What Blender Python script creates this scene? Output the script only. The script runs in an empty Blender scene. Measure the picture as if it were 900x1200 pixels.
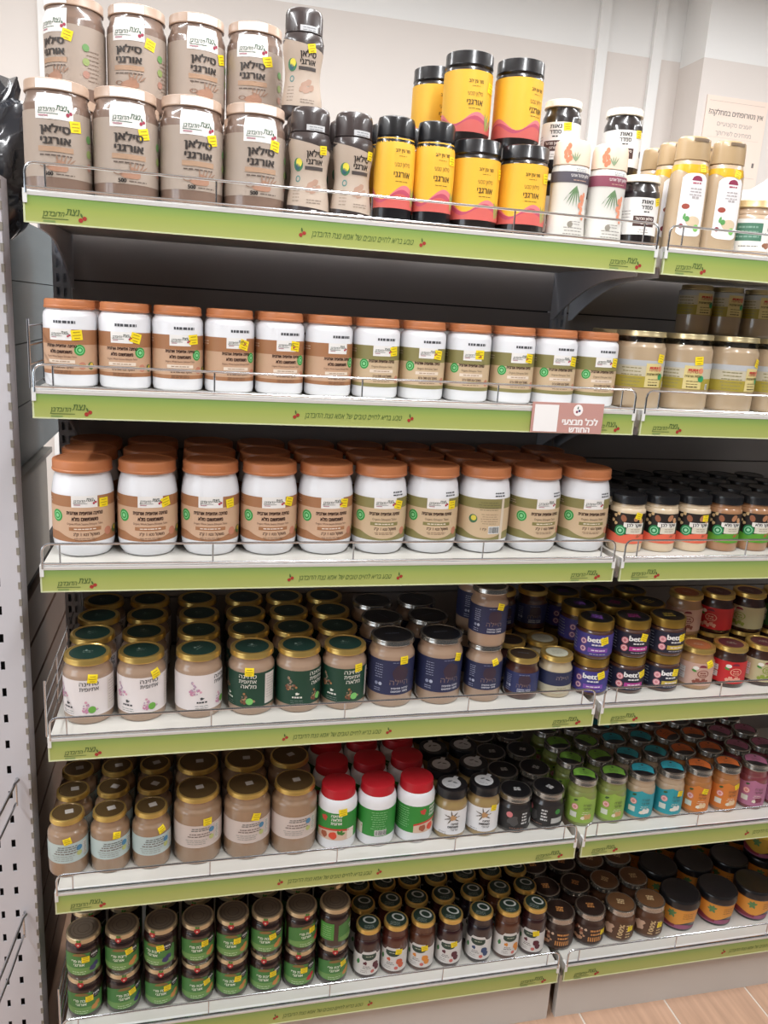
import bpy, bmesh, math, random
from mathutils import Matrix, Vector
from mathutils.geometry import delaunay_2d_cdt

# ------------------------------------------------------------------ camera
SC = bpy.context.scene
COL = SC.collection
rng = random.Random(7)
R_ = math.radians


def make_camera():
    yaw, pitch, roll = 0.2435, -0.2430, 0.0628
    f = Vector((math.sin(yaw) * math.cos(pitch), math.cos(yaw) * math.cos(pitch), math.sin(pitch)))
    r0 = Vector((math.cos(yaw), -math.sin(yaw), 0))
    u0 = r0.cross(f)
    r = math.cos(roll) * r0 + math.sin(roll) * u0
    u = -math.sin(roll) * r0 + math.cos(roll) * u0
    cd = bpy.data.cameras.new('camera')
    cd.sensor_fit = 'VERTICAL'
    cd.sensor_height = 36.0
    cd.lens = 927.6 / 1200 * 36
    cd.clip_start = 0.02
    co = bpy.data.objects.new('camera', cd)
    M = Matrix((r, u, -f)).transposed().to_4x4()
    M.translation = Vector((0.2312, -1.2555, 1.4614))
    co.matrix_world = M
    COL.objects.link(co)
    SC.camera = co


make_camera()

# ------------------------------------------------------------------ world, lights, exposure
W = bpy.data.worlds.new('shop_light')
SC.world = W
W.use_nodes = True
W.node_tree.nodes['Background'].inputs[0].default_value = (0.92, 0.95, 1.0, 1)
W.node_tree.nodes['Background'].inputs[1].default_value = 0.09


def area(name, loc, sx, sy, power, rot=(0, 0, 0), col=(0.98, 0.99, 1.0)):
    l = bpy.data.lights.new(name, 'AREA')
    l.shape = 'RECTANGLE'
    l.size, l.size_y, l.energy, l.color = sx, sy, power, col
    o = bpy.data.objects.new(name, l)
    o.location, o.rotation_euler = loc, rot
    COL.objects.link(o)


ASSUMED_LAMPS = [(-1.15, -0.75), (0.75, -0.75), (2.65, -0.75)]
for i, (lx, ly) in enumerate(ASSUMED_LAMPS):
    area('assumed_lamp_light', (lx, ly, 2.785), 0.16, 1.9, 62, col=(0.965, 0.985, 1.0))  # lamps out of view, assumed as the overhead shop lighting
area('assumed_lamp_light', (0.9, 1.0, 2.785), 4.2, 0.16, 56)  # assumed rear lamp, out of view, added to brighten the back wall
area('assumed_window_light', (-2.84, -1.75, 1.55), 1.0, 2.0, 22, rot=(0, R_(-90), R_(0)), col=(0.80, 0.90, 1.0))  # assumed window light, out of view, added for bluish streaks on the jars
SC.view_settings.view_transform = 'Standard'
SC.view_settings.look = 'None'
SC.view_settings.gamma = 1.0
SC.view_settings.use_curve_mapping = False
SC.view_settings.exposure = -0.30

# ------------------------------------------------------------------ materials
MATS = {}


def lin(h):
    h = h.lstrip('#')
    o = []
    for i in (0, 2, 4):
        c = int(h[i:i + 2], 16) / 255
        o.append(c / 12.92 if c < 0.04045 else ((c + 0.055) / 1.055) ** 2.4)
    return (*o, 1)


def mat(name, hexc, rough=0.45, metal=0.0, coat=0.0, noise=0.0, nscale=40.0, bump=0.0, stretch=None, spec=0.5):
    if name in MATS:
        return MATS[name]
    m = bpy.data.materials.new(name)
    m.use_nodes = True
    nt = m.node_tree
    b = nt.nodes['Principled BSDF']
    c = lin(hexc)
    b.inputs['Base Color'].default_value = c
    b.inputs['Roughness'].default_value = rough
    b.inputs['Metallic'].default_value = metal
    b.inputs['Coat Weight'].default_value = coat
    b.inputs['Coat Roughness'].default_value = 0.06
    b.inputs['Specular IOR Level'].default_value = spec
    if noise or bump:
        tc = nt.nodes.new('ShaderNodeTexCoord')
        n = nt.nodes.new('ShaderNodeTexNoise')
        n.inputs['Scale'].default_value = nscale
        n.inputs['Detail'].default_value = 4
        if stretch:
            mp = nt.nodes.new('ShaderNodeMapping')
            mp.inputs['Scale'].default_value = stretch
            nt.links.new(tc.outputs['Object'], mp.inputs[0])
            nt.links.new(mp.outputs[0], n.inputs['Vector'])
        else:
            nt.links.new(tc.outputs['Object'], n.inputs['Vector'])
        if noise:
            mx = nt.nodes.new('ShaderNodeMix')
            mx.data_type = 'RGBA'
            mx.inputs[6].default_value = tuple(x * (1 - noise) for x in c[:3]) + (1,)
            mx.inputs[7].default_value = tuple(min(1, x * (1 + noise)) for x in c[:3]) + (1,)
            nt.links.new(n.outputs['Fac'], mx.inputs[0])
            nt.links.new(mx.outputs[2], b.inputs['Base Color'])
        if bump:
            bp = nt.nodes.new('ShaderNodeBump')
            bp.inputs['Strength'].default_value = bump
            bp.inputs['Distance'].default_value = 0.002
            nt.links.new(n.outputs['Fac'], bp.inputs['Height'])
            nt.links.new(bp.outputs[0], b.inputs['Normal'])
    MATS[name] = m
    return m


def ink(hexc):
    return mat('ink_' + hexc.lstrip('#'), hexc, rough=0.5)


def food(name, hexc):      # opaque spread seen through the glass wall of a full jar
    return mat(name, hexc, rough=0.3, coat=1.0, noise=0.10, nscale=18)


def make_glass():
    m = bpy.data.materials.new('clear_glass')
    m.use_nodes = True
    nt = m.node_tree
    nt.nodes.remove(nt.nodes['Principled BSDF'])
    t = nt.nodes.new('ShaderNodeBsdfTransparent')
    t.inputs[0].default_value = (0.86, 0.87, 0.85, 1)
    g = nt.nodes.new('ShaderNodeBsdfGlossy')
    g.inputs['Roughness'].default_value = 0.05
    fr = nt.nodes.new('ShaderNodeFresnel')
    fr.inputs[0].default_value = 1.6
    mx = nt.nodes.new('ShaderNodeMixShader')
    nt.links.new(fr.outputs[0], mx.inputs[0])
    nt.links.new(t.outputs[0], mx.inputs[1])
    nt.links.new(g.outputs[0], mx.inputs[2])
    nt.links.new(mx.outputs[0], nt.nodes['Material Output'].inputs[0])
    MATS['clear_glass'] = m
    return m


GLASS = make_glass()
CHROME = mat('chrome_wire', '#c9ccd0', 0.22, 1.0)
SHELFW = mat('shelf_enamel', '#c8c5be', 0.45, noise=0.04, nscale=12)
LIPW = mat('shelf_lip_plastic', '#e3e3e2', 0.28, coat=0.3)
GREYP = mat('grey_powder_coat', '#b9bbc2', 0.4, noise=0.05, nscale=25)
DARKP = mat('charcoal_back_panel', '#a29c9b', 0.5, noise=0.06, nscale=9)
BLACKP = mat('black_plastic', '#17171a', 0.28, coat=0.4)
WHITEP = mat('white_plastic', '#e9eaee', 0.3, coat=0.3)
GOLD = mat('gold_lid', '#e2c070', 0.3, 0.8)
SILVER = mat('silver_lid', '#b9b6b0', 0.22, 0.95)
COPPERP = mat('copper_plastic', '#c27b50', 0.38, noise=0.05, nscale=30)
YELLOW = mat('price_sticker_yellow', '#f7dc1e', 0.55)

# ------------------------------------------------------------------ mesh helpers (mm for the wares, metres elsewhere)


def to_mesh(name, V, F, MI, mats, smooth=True, scale=1.0):
    me = bpy.data.meshes.new(name)
    me.from_pydata([(x * scale, y * scale, z * scale) for x, y, z in V], [], F)
    for m in mats:
        me.materials.append(m)
    me.polygons.foreach_set('material_index', MI)
    if smooth:
        me.polygons.foreach_set('use_smooth', [True] * len(F))
        me.set_sharp_from_angle(angle=R_(38))
    me.update()
    return me


def lathe(name, prof, mats, seg=30, ecc=None):
    """prof: list of (r, z, material index of the band that starts here), mm. ecc: depth/width ratio"""
    V, F, MI = [], [], []
    e = ecc or 1.0
    n = len(prof)
    for (r, z, *_) in prof:
        for k in range(seg):
            a = 2 * math.pi * k / seg
            V.append((r * math.sin(a), -r * e * math.cos(a), z))
    for i in range(n - 1):
        mi = prof[i][2] if len(prof[i]) > 2 else 0
        r0, r1 = prof[i][0], prof[i + 1][0]
        for k in range(seg):
            k2 = (k + 1) % seg
            F.append((i * seg + k, i * seg + k2, (i + 1) * seg + k2, (i + 1) * seg + k))
            MI.append(mi)
    if prof[0][0] > 0.01:
        F.append(tuple(reversed(range(seg))))
        MI.append(prof[0][2] if len(prof[0]) > 2 else 0)
    if prof[-1][0] > 0.01:
        F.append(tuple(range((n - 1) * seg, n * seg)))
        MI.append(prof[-2][2] if len(prof[-2]) > 2 else 0)
    return to_mesh(name, V, F, MI, mats, scale=0.001)


class MB:
    """collects boxes, tubes and prisms in metres into one mesh"""

    def __init__(s):
        s.V, s.F, s.MI, s.mats = [], [], [], []

    def mi(s, m):
        if m not in s.mats:
            s.mats.append(m)
        return s.mats.index(m)

    def box(s, x0, x1, y0, y1, z0, z1, m):
        b = len(s.V)
        s.V += [(x, y, z) for z in (z0, z1) for y in (y0, y1) for x in (x0, x1)]
        for f in ((0, 2, 3, 1), (4, 5, 7, 6), (0, 1, 5, 4), (2, 6, 7, 3), (0, 4, 6, 2), (1, 3, 7, 5)):
            s.F.append(tuple(b + i for i in f))
            s.MI.append(s.mi(m))
        return s

    def prism_x(s, pts, x0, x1, m):      # outline in (y, z), CCW seen from +x
        b, n = len(s.V), len(pts)
        s.V += [(x0, y, z) for y, z in pts] + [(x1, y, z) for y, z in pts]
        k = s.mi(m)
        s.F += [tuple(b + i for i in reversed(range(n))), tuple(b + n + i for i in range(n))]
        s.MI += [k, k]
        for i in range(n):
            j = (i + 1) % n
            s.F.append((b + i, b + j, b + n + j, b + n + i))
            s.MI.append(k)
        return s

    def tube(s, pts, r, m, seg=7, closed=False):
        pts = [Vector(p) for p in pts]
        k, n, b = s.mi(m), len(pts), len(s.V)
        prev = None
        for i, p in enumerate(pts):
            if closed:
                d = (pts[(i + 1) % n] - pts[i - 1])
            else:
                d = pts[min(i + 1, n - 1)] - pts[max(i - 1, 0)]
            d.normalize()
            if prev is None:
                ref = Vector((0, 0, 1)) if abs(d.z) < 0.9 else Vector((0, 1, 0))
                a = d.cross(ref).normalized()
            else:
                a = (prev - d * prev.dot(d)).normalized()
            prev = a
            c = d.cross(a)
            for q in range(seg):
                t = 2 * math.pi * q / seg
                s.V.append(tuple(p + r * (math.cos(t) * a + math.sin(t) * c)))
        for i in range(n if closed else n - 1):
            i2 = (i + 1) % n
            for q in range(seg):
                q2 = (q + 1) % seg
                s.F.append((b + i * seg + q, b + i * seg + q2, b + i2 * seg + q2, b + i2 * seg + q))
                s.MI.append(k)
        if not closed:
            s.F.append(tuple(b + q for q in reversed(range(seg))))
            s.F.append(tuple(b + (n - 1) * seg + q for q in range(seg)))
            s.MI += [k, k]
        return s

    def mesh(s, name, smooth=False):
        return to_mesh(name, s.V, s.F, s.MI, s.mats, smooth)


def obj(name, me, parent=None, loc=None):
    o = bpy.data.objects.new(name, me)
    COL.objects.link(o)
    if parent is not None:
        o.parent = parent
    if loc:
        o.location = loc
    return o


def tag(o, label=None, cat=None, group=None, kind=None):
    for k, v in (('label', label), ('category', cat), ('group', group), ('kind', kind)):
        if v:
            o[k] = v
    return o


def thing(name, label, cat, loc=(0, 0, 0), rz=0, group=None):
    o = obj(name, None, None, loc)
    o.rotation_euler.z = rz
    o.empty_display_size = 0.03
    return tag(o, label, cat, group)


# ------------------------------------------------------------------ lettering
TXT = {}


def glyphs(s, bold=0.0, shear=0.0):
    key = (s, bold, shear)
    if key not in TXT:
        c = bpy.data.curves.new('lettering_tmp', 'FONT')
        heb = any('\u0590' <= ch <= '\u05ff' for ch in s)
        c.body = s[::-1] if heb else s
        c.resolution_u = 2
        c.fill_mode = 'NONE'
        c.shear = shear
        o = bpy.data.objects.new('lettering_tmp', c)
        COL.objects.link(o)
        bpy.context.view_layer.update()
        m = bpy.data.meshes.new_from_object(o.evaluated_get(bpy.context.evaluated_depsgraph_get()))
        # outlines overlap inside a letter: triangulate them and keep what winds around a stroke
        nxt = {}
        start = 0
        cut = {max(e.vertices): min(e.vertices) for e in m.edges if abs(e.vertices[0] - e.vertices[1]) != 1}
        for q in range(len(m.vertices)):
            if q in cut:
                nxt[q] = start
                start = q + 1
            else:
                nxt[q] = q + 1
        C = [Vector((v.co.x, v.co.y)) for v in m.vertices]
        E = [(a, b) for a, b in nxt.items() if b < len(C)]
        tv, _, tf = delaunay_2d_cdt(C, E, [], 1, 1e-6)[:3]

        def wind(p):
            w = 0
            for a, b in E:
                A, B = C[a], C[b]
                side = (B.x - A.x) * (p.y - A.y) - (p.x - A.x) * (B.y - A.y)
                if A.y <= p.y < B.y and side > 0:
                    w += 1
                elif B.y <= p.y < A.y and side < 0:
                    w -= 1
            return w
        bm = bmesh.new()
        bv = [bm.verts.new((v.x, v.y, 0)) for v in tv]
        for f in tf:
            cen = sum((tv[q] for q in f), Vector((0, 0))) / len(f)
            if wind(cen) != 0:
                bm.faces.new([bv[q] for q in f])
        bmesh.ops.delete(bm, geom=[v for v in bm.verts if not v.link_faces], context='VERTS')
        lo, hi = min(v.co.x for v in bm.verts), max(v.co.x for v in bm.verts)
        q = lo + .2
        while q < hi:                      # cut long strokes so that they follow a curved jar
            bmesh.ops.bisect_plane(bm, geom=bm.verts[:] + bm.edges[:] + bm.faces[:], plane_co=(q, 0, 0), plane_no=(1, 0, 0))
            q += .2
        bm.verts.index_update()
        V = [(v.co.x, v.co.y) for v in bm.verts]
        F = [tuple(v.index for v in f.verts) for f in bm.faces]
        bm.free()

        bpy.data.objects.remove(o)
        bpy.data.curves.remove(c)
        bpy.data.meshes.remove(m)
        xs = [v[0] for v in V]
        ys = [v[1] for v in V]
        TXT[key] = (V, F, min(xs), max(xs), min(ys), max(ys))
    return TXT[key]


class Sheet:
    """flat print wrapped on a surface; s to the right, t up, mm; surf(s, t, lift) gives mm"""

    def __init__(s, surf, lift=0.25):
        s.surf, s.lift = surf, lift
        s.V, s.F, s.MI, s.mats = [], [], [], []

    def mi(s, c):
        m = ink(c) if isinstance(c, str) else c
        if m not in s.mats:
            s.mats.append(m)
        return s.mats.index(m)

    def add(s, pts, faces, c, L):
        b = len(s.V)
        s.V += [s.surf(x, y, s.lift * L) for x, y in pts]
        s.F += [tuple(b + i for i in f) for f in faces]
        s.MI += [s.mi(c)] * len(faces)
        return s

    def band(s, s0, s1, lo, hi, c, L=1, n=None, m=1):
        n = n or max(1, int(math.ceil((s1 - s0) / 6)))
        fl = lo if callable(lo) else (lambda x: lo)
        fh = hi if callable(hi) else (lambda x: hi)
        P, F = [], []
        for i in range(n + 1):
            x = s0 + (s1 - s0) * i / n
            for j in range(m + 1):
                P.append((x, fl(x) + (fh(x) - fl(x)) * j / m))
        for i in range(n):
            for j in range(m):
                a = i * (m + 1) + j
                F.append((a, a + m + 1, a + m + 2, a + 1))
        return s.add(P, F, c, L)

    def rect(s, cs, ct, w, h, c, L=2, rot=0):
        n, m = max(1, int(math.ceil(w / 6))), max(1, int(math.ceil(h / 14)))
        ca, sa = math.cos(R_(rot)), math.sin(R_(rot))
        P, F = [], []
        for i in range(n + 1):
            for j in range(m + 1):
                x, y = w * (i / n - 0.5), h * (j / m - 0.5)
                P.append((cs + x * ca - y * sa, ct + x * sa + y * ca))
        for i in range(n):
            for j in range(m):
                a = i * (m + 1) + j
                F.append((a, a + m + 1, a + m + 2, a + 1))
        return s.add(P, F, c, L)

    def disc(s, cs, ct, r, c, L=2, ry=None, n=14, wob=0.0, rot=0.0):
        ry = ry or r
        ca, sa = math.cos(R_(rot)), math.sin(R_(rot))
        P, F = [(cs, ct)], []
        for k in (0.5, 1.0):
            for i in range(n):
                a = 2 * math.pi * i / n
                w = 1 + wob * math.sin(3 * a + cs) + wob * math.sin(5 * a + ct)
                x, y = r * k * w * math.cos(a), ry * k * w * math.sin(a)
                P.append((cs + x * ca - y * sa, ct + x * sa + y * ca))
        for i in range(n):
            j = (i + 1) % n
            F.append((0, 1 + i, 1 + j))
            F.append((1 + i, 1 + n + i, 1 + n + j, 1 + j))
        return s.add(P, F, c, L)

    def ring(s, cs, ct, r0, r1, c, L=2, n=20, sq=1.0, rot=0.0):
        P, F = [], []
        ca, sa = math.cos(R_(rot)), math.sin(R_(rot))
        for i in range(n):
            a = 2 * math.pi * i / n
            for r in (r0, r1):
                x, y = r * math.cos(a), r * sq * math.sin(a)
                P.append((cs + x * ca - y * sa, ct + x * sa + y * ca))
        for i in range(n):
            j = (i + 1) % n
            F.append((2 * i, 2 * i + 1, 2 * j + 1, 2 * j))
        return s.add(P, F, c, L)

    def leaf(s, cs, ct, ln, w, ang, c, L=3):
        ca, sa = math.cos(R_(ang)), math.sin(R_(ang))
        P = [(0, 0), (ln * .3, -w / 2), (ln * .7, -w * .4), (ln, 0), (ln * .7, w * .4), (ln * .3, w / 2)]
        return s.add([(cs + x * ca - y * sa, ct + x * sa + y * ca) for x, y in P], [(0, 1, 2, 3, 4, 5)], c, L)

    def text(s, t, cs, ct, h, c, L=3, bold=0.0, shear=0.0, maxw=None, rot=0, width=None):
        V, F, x0, x1, y0, y1 = glyphs(t, bold, shear)
        k = h / 0.72
        kx = k
        if width:
            kx = width / (x1 - x0)
        elif maxw and (x1 - x0) * k > maxw:
            kx = maxw / (x1 - x0)
        ca, sa = math.cos(R_(rot)), math.sin(R_(rot))
        # heavier strokes: the same outline laid over itself, nudged sideways, each coat a hair higher
        for q, (dx, dy) in enumerate(((-bold, 0), (bold, bold * .5), (bold, -bold * .5)) if bold > 0 else ((0, 0),)):
            P = []
            for x, y in V:
                X, Y = (x + dx - (x0 + x1) / 2) * kx, (y + dy - 0.29) * k
                P.append((cs + X * ca - Y * sa, ct + X * sa + Y * ca))
            s.add(P, F, c, L + .2 * q)
        return s

    def lines(s, cs, ct, w, n, pitch, c, L=3, th=1.0, seed=1):
        r = random.Random(seed)
        for i in range(n):
            y = ct - i * pitch
            ww = w * r.uniform(0.75, 1.0)
            x = cs - ww / 2
            while x < cs + ww / 2 - 1:
                d = min(r.uniform(2.5, 7), cs + ww / 2 - x)
                s.band(x, x + d, y - th / 2, y + th / 2, c, L, 1)
                x += d + r.uniform(0.8, 1.6)
        return s

    def barcode(s, cs, ct, w, h, L=3):
        s.rect(cs, ct, w, h, '#f2f2f0', L)
        r = random.Random(3)
        x = cs - w / 2 + 1
        while x < cs + w / 2 - 1:
            d = r.uniform(0.4, 1.3)
            s.band(x, x + d, ct - h * .4, ct + h * .42, '#1c1c1e', L + 1, 1)
            x += d + r.uniform(0.5, 1.1)
        return s

    def logo(s, cs, ct, w, c='#2f5a3c', L=3, berry='#b3364c', sub='#b98a93'):
        s.text('הדובדבן', cs - w * .22, ct - w * .02, w * .13, c, L, bold=0.01, shear=0.35, width=w * .50)
        s.text('נצת', cs + w * .22, ct + w * .05, w * .17, c, L, bold=0.015, shear=0.35, width=w * .32)
        s.rect(cs - w * .18, ct - w * .125, w * .6, max(0.5, w * .016), c, L)
        s.rect(cs - w * .32, ct - w * .19, w * .28, w * .04, sub, L)
        s.disc(cs + w * .40, ct - w * .12, w * .055, berry, L, n=10)
        s.disc(cs + w * .49, ct - w * .07, w * .05, berry, L, n=10)
        s.leaf(cs + w * .44, ct - w * .06, w * .12, w * .05, 110, c, L)
        return s

    def mesh(s, name, smooth=True):
        return to_mesh(name, s.V, s.F, s.MI, s.mats, smooth, 0.001)


def cyl(R, prof=None, ecc=1.0):
    """surface of a round (or oval) body; prof gives the radius at a height"""
    if prof is None:
        return lambda s, t, o: ((R + o) * math.sin(s / R), -(R * ecc + o) * math.cos(s / R), t)

    def f(s, t, o):
        for i in range(len(prof) - 1):
            if prof[i][1] <= t <= prof[i + 1][1] and prof[i + 1][1] > prof[i][1]:
                k = (t - prof[i][1]) / (prof[i + 1][1] - prof[i][1])
                r = prof[i][0] + k * (prof[i + 1][0] - prof[i][0])
                break
        else:
            r = prof[-1][0] if t > prof[-1][1] else R
        a = s / R
        return ((r + o) * math.sin(a), -(r * ecc + o) * math.cos(a), t)
    return f


def top(z):
    return lambda s, t, o: (s, t, z + o)


def front(y):
    return lambda s, t, o: (s, y - o, t)


# ------------------------------------------------------------------ kinds of ware
class Kind:
    def __init__(k, name, R, H, ecc=1.0):
        k.name, k.R, k.H, k.ecc = name, R, H, ecc
        k.parts = []            # (part name, mesh, index of parent part or None)
        k.stick = None

    def part(k, name, me, parent=None):
        k.parts.append((name, me, parent))
        return len(k.parts) - 1


def jar_profile(R, H, lid_h, neck, sh=None, fill=None):
    sh = sh or (H - lid_h - 9)
    base = [(R - 6, 1.5, 0), (R - 4.5, 0, 0), (R - 2, 0.8, 0), (R - .6, 3, 0), (R, 7, 0), (R, sh - 6, 0), (R - .8, sh - 2.5, 0),
            (R - 3, sh + 1, 0), (neck + 1, sh + 4, 0), (neck, sh + 6, 0), (neck, H - lid_h + 1, 0)]
    return base


def lid_mesh(name, r, z0, z1, side, topm, bead=True, inset=1.0):
    P = [(r - 2, z0, 0), (r, z0, 0)]
    if bead:
        P += [(r + .5, z0 + .8, 0), (r + .5, z0 + 1.8, 0), (r - .1, z0 + 2.8, 0)]
    P += [(r - .1, z1 - 2.0, 0), (r - .6, z1 - .7, 0), (r - 2, z1, 0), (r - 4, z1, 1), (r - 5, z1 - inset, 1), (0, z1 - inset, 1)]
    return lathe(name, P, [side, topm])


def glass_kind(name, R, H, lid_h, contents, lid_side, lid_top, neck=None, sh=None, lid_r=None, clear=None, inset=1.0, bead=True, bodyname='jar_body'):
    k = Kind(name, R, H)
    neck = neck or R - 5
    P = jar_profile(R, H, lid_h, neck, sh)
    if clear:                      # clear glass above the filling level
        Q = []
        for p in P:
            Q.append((p[0], p[1], 1 if p[1] >= clear - .01 else 0))
        k.prof = Q
        b = k.part(bodyname, lathe(name + '_body', Q, [contents, GLASS]))
        rr = [p[0] for p in Q if p[2] == 1][0]
        k.part('contents', lathe(name + '_fill', [(rr - 1.5, clear - 9, 0), (rr - 1.5, clear - 1.5, 0), (rr * .6, clear - .2, 0), (0, clear - .8, 0)], [contents], 20), b)
    else:
        k.prof = P
        k.part(bodyname, lathe(name + '_body', P, [contents]))
    k.lid = k.part('lid', lid_mesh(name + '_lid', lid_r or R - 1.5, H - lid_h, H, lid_side, lid_top, bead, inset))
    k.ltop = top(H - inset)
    k.lside = cyl((lid_r or R - 1.5) + .5)
    return k


def label(k, t0, t1, c, s0=None, s1=None, surf=None, m=1, name='label'):
    surf = surf or cyl(k.R)
    full = math.pi * k.R
    sh = Sheet(surf)
    sh.band(-full if s0 is None else s0, full if s1 is None else s1, t0, t1, c, 1.2, n=30, m=m)
    i = k.part(name, sh.mesh(k.name + '_label'))
    return i, Sheet(surf)


KINDS = {}


def k_silan():
    R, H = 46.5, 154
    body = food('date_syrup_beige', '#7f685b')
    lidm = mat('beige_lid', '#b59a86', 0.4)
    k = glass_kind('syrup_jar', R, H, 15, body, lidm, lidm, neck=42, sh=126, lid_r=44)
    i, p = label(k, 24, 112, '#ab9b8e')
    p.lift = .3
    p.text('סילאן', 2, 87, 10.5, '#3a332f', 4, bold=.045, width=40)
    p.text('אורגני', 2, 72, 10.5, '#3a332f', 4, bold=.045, width=40)
    p.rect(2, 61, 48, 7, '#b08f75', 3)
    p.lines(2, 53, 48, 1, 4, '#5a4c44', 4, 1.6, 5)
    p.disc(4, 37, 15, '#a97f68', 3, ry=6, wob=.05)
    p.disc(8, 42, 7, '#a97f68', 3, ry=5, wob=.1)
    for a, x in ((95, 4), (78, 8), (70, 12), (55, 16), (40, 19)):
        p.leaf(x, 42, 13, 2.2, a, '#9a7a66', 4)
    p.ring(-14, 39, 4.5, 6.5, '#8d6f5d', 4, sq=.5)
    p.text('500', -8, 28, 5.5, '#26211f', 4, bold=.05)
    p.lines(14, 28, 26, 1, 3, '#5a4c44', 4, 1.3, 2)
    for yy, cc in ((82, '#6d9a5d'), (62, '#94a565'), (44, '#b08474')):
        p.disc(54, yy, 5.5, cc, 3)
    p.lines(66, 78, 24, 8, 6, '#8d7a6d', 3, 1.2, 9)
    k.part('print', p.mesh('syrup_print'), i)
    q = Sheet(cyl(R, k.prof))           # white seal strip with the shop mark, running up to the lid
    q.band(-25, 27, 100, 134, '#eeebe8', 2.2, n=10, m=8)
    q.logo(1, 113, 46, L=4, berry='#a33a50')
    j = k.part('seal_strip', q.mesh('syrup_seal'))
    q = Sheet(k.lside)
    q.band(-24, 26, H - 14, H - 2, '#f1efed', 1, n=10)
    k.part('seal_band', q.mesh('syrup_seal_lid'), k.lid)
    k.stick = (30, 96)
    return k


def bottle_kind(name, prof, ecc, bodym, capm, cap_prof):
    R = max(p[0] for p in prof)
    k = Kind(name, R, cap_prof[-1][1], ecc)
    k.prof = prof
    k.part('bottle_body', lathe(name + '_body', [(p[0], p[1], 0) for p in prof], [bodym], 32, ecc))
    k.lid = k.part('cap', lathe(name + '_cap', [(p[0], p[1], 0) for p in cap_prof], [capm], 32, ecc))
    return k


def k_silan_bottle():
    prof = [(25, 0), (31, .8), (33.5, 5), (32.5, 25), (29, 48), (27.5, 62), (29, 80), (32, 98), (33, 112), (30, 122), (27, 124)]
    dark = mat('dark_brown_plastic', '#3d3433', 0.3, coat=0.4)
    k = bottle_kind('syrup_bottle', prof, .8, dark, dark, [(27, 123), (29.8, 124), (29.8, 150), (28, 156), (24, 159), (0, 160)])
    sf = cyl(k.R, prof, .8)
    sh = Sheet(sf)
    sh.band(-95, 95, lambda s: 15 - s * .08, lambda s: 106 - s * .18, '#b9a797', 1.2, n=34, m=10)
    i = k.part('label', sh.mesh('syrup_bottle_label'))
    p = Sheet(sf)
    p.text('סילאן', 6, 92, 9, '#2b2624', 3, bold=.03, width=28)
    p.text('אורגני', 6, 81, 8.5, '#2b2624', 3, bold=.03, width=28)
    p.rect(6, 72, 34, 5, '#4b4340', 3)
    for x, y in ((0, 48), (8, 52), (4, 40), (13, 44), (-3, 42)):
        p.disc(x, y, 6.5, '#a98672', 3, ry=4.5, wob=.06, rot=30)
    p.lines(6, 26, 30, 2, 4, '#86766a', 3, 1.1, 4)
    p.disc(-24, 76, 9.5, '#3d7a54', 3)
    p.disc(-22, 79, 6, '#e5d84a', 4)
    p.disc(-25, 73, 4.5, '#2f5a66', 4)
    p.ring(-24, 56, 3, 5, '#55807c', 3)
    p.lines(-25, 44, 16, 5, 5, '#86766a', 3, 1.1, 8)
    k.part('print', p.mesh('syrup_bottle_print'), i)
    q = Sheet(cyl(29.8, None, .8))
    q.rect(6, 129, 30, 8, '#c9c9cb', 1)
    q.lines(6, 130, 26, 2, 3.5, '#7d8084', 2, 1, 3)
    k.part('white_tag', q.mesh('syrup_bottle_tag'), k.lid)
    q = Sheet(sf)
    q.rect(6, 7, 9, 10, '#ece9e6', 1)
    q.disc(6, 7, 2, '#4a4a4a', 2)
    k.part('foot_tag', q.mesh('syrup_bottle_foot'))
    k.stick = (17, 99)
    return k


def yellow_print(k, sf, t0, t1, nm):
    Hh = t1 - t0
    R = k.R
    sh = Sheet(sf)
    sh.band(-math.pi * R, math.pi * R, t0, t1, '#ecb436', 1.2, n=34, m=10)
    i = k.part('label', sh.mesh(nm + '_label'))
    p = Sheet(sf)
    w = lambda s: t0 + Hh * .20 + Hh * .07 * math.sin(s / 11.0 + .9) + .03 * s
    p.band(-math.pi * R, math.pi * R, t0, lambda s: w(s) + Hh * .04 * (1 + math.sin(s / 15)), '#e0797f', 2.0, n=44, m=3)
    p.band(-math.pi * R, math.pi * R, t0, lambda s: w(s), '#b94a62', 2.6, n=44, m=3)
    p.band(-math.pi * R, math.pi * R, t0, lambda s: w(s) - Hh * .05 - 2 * math.sin(s / 9), '#cc5f58', 3.2, n=44, m=3)
    p.text('מור עין יהב', 5, t0 + Hh * .82, 5.4, '#3a2b18', 3, bold=.02, width=25)
    p.lines(5, t0 + Hh * .745, 14, 1, 3, '#8a6a1f', 3, .8, 2)
    p.text('סילאן טבעי', 5, t0 + Hh * .62, 6.8, '#7d5d2a', 3, bold=.0, width=26)
    p.text('אורגני', 5, t0 + Hh * .48, 9.5, '#33261a', 3, bold=.012, width=27)
    p.lines(5, t0 + Hh * .385, 26, 1, 3, '#6b5320', 3, .9, 3)
    for a, x in ((75, 28), (100, 31), (60, 33)):
        p.leaf(x, t0 + 4, Hh * .3, 6, a, '#9aa05c', 3.6)
    k.part('print', p.mesh(nm + '_print'), i)


def k_yellow_bottle():
    prof = [(26, 0), (30, .8), (31.5, 5), (31.5, 30), (33, 75), (32.5, 108), (31, 126), (28, 134), (26, 135)]
    k = bottle_kind('yellow_bottle', prof, .8, BLACKP, BLACKP, [(26, 131), (30.5, 132), (30, 153), (28.5, 159), (24, 161), (0, 161)])
    yellow_print(k, cyl(k.R, prof, .8), 26, 129, 'yellow_bottle')
    k.stick = (24, 104)
    return k


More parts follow.
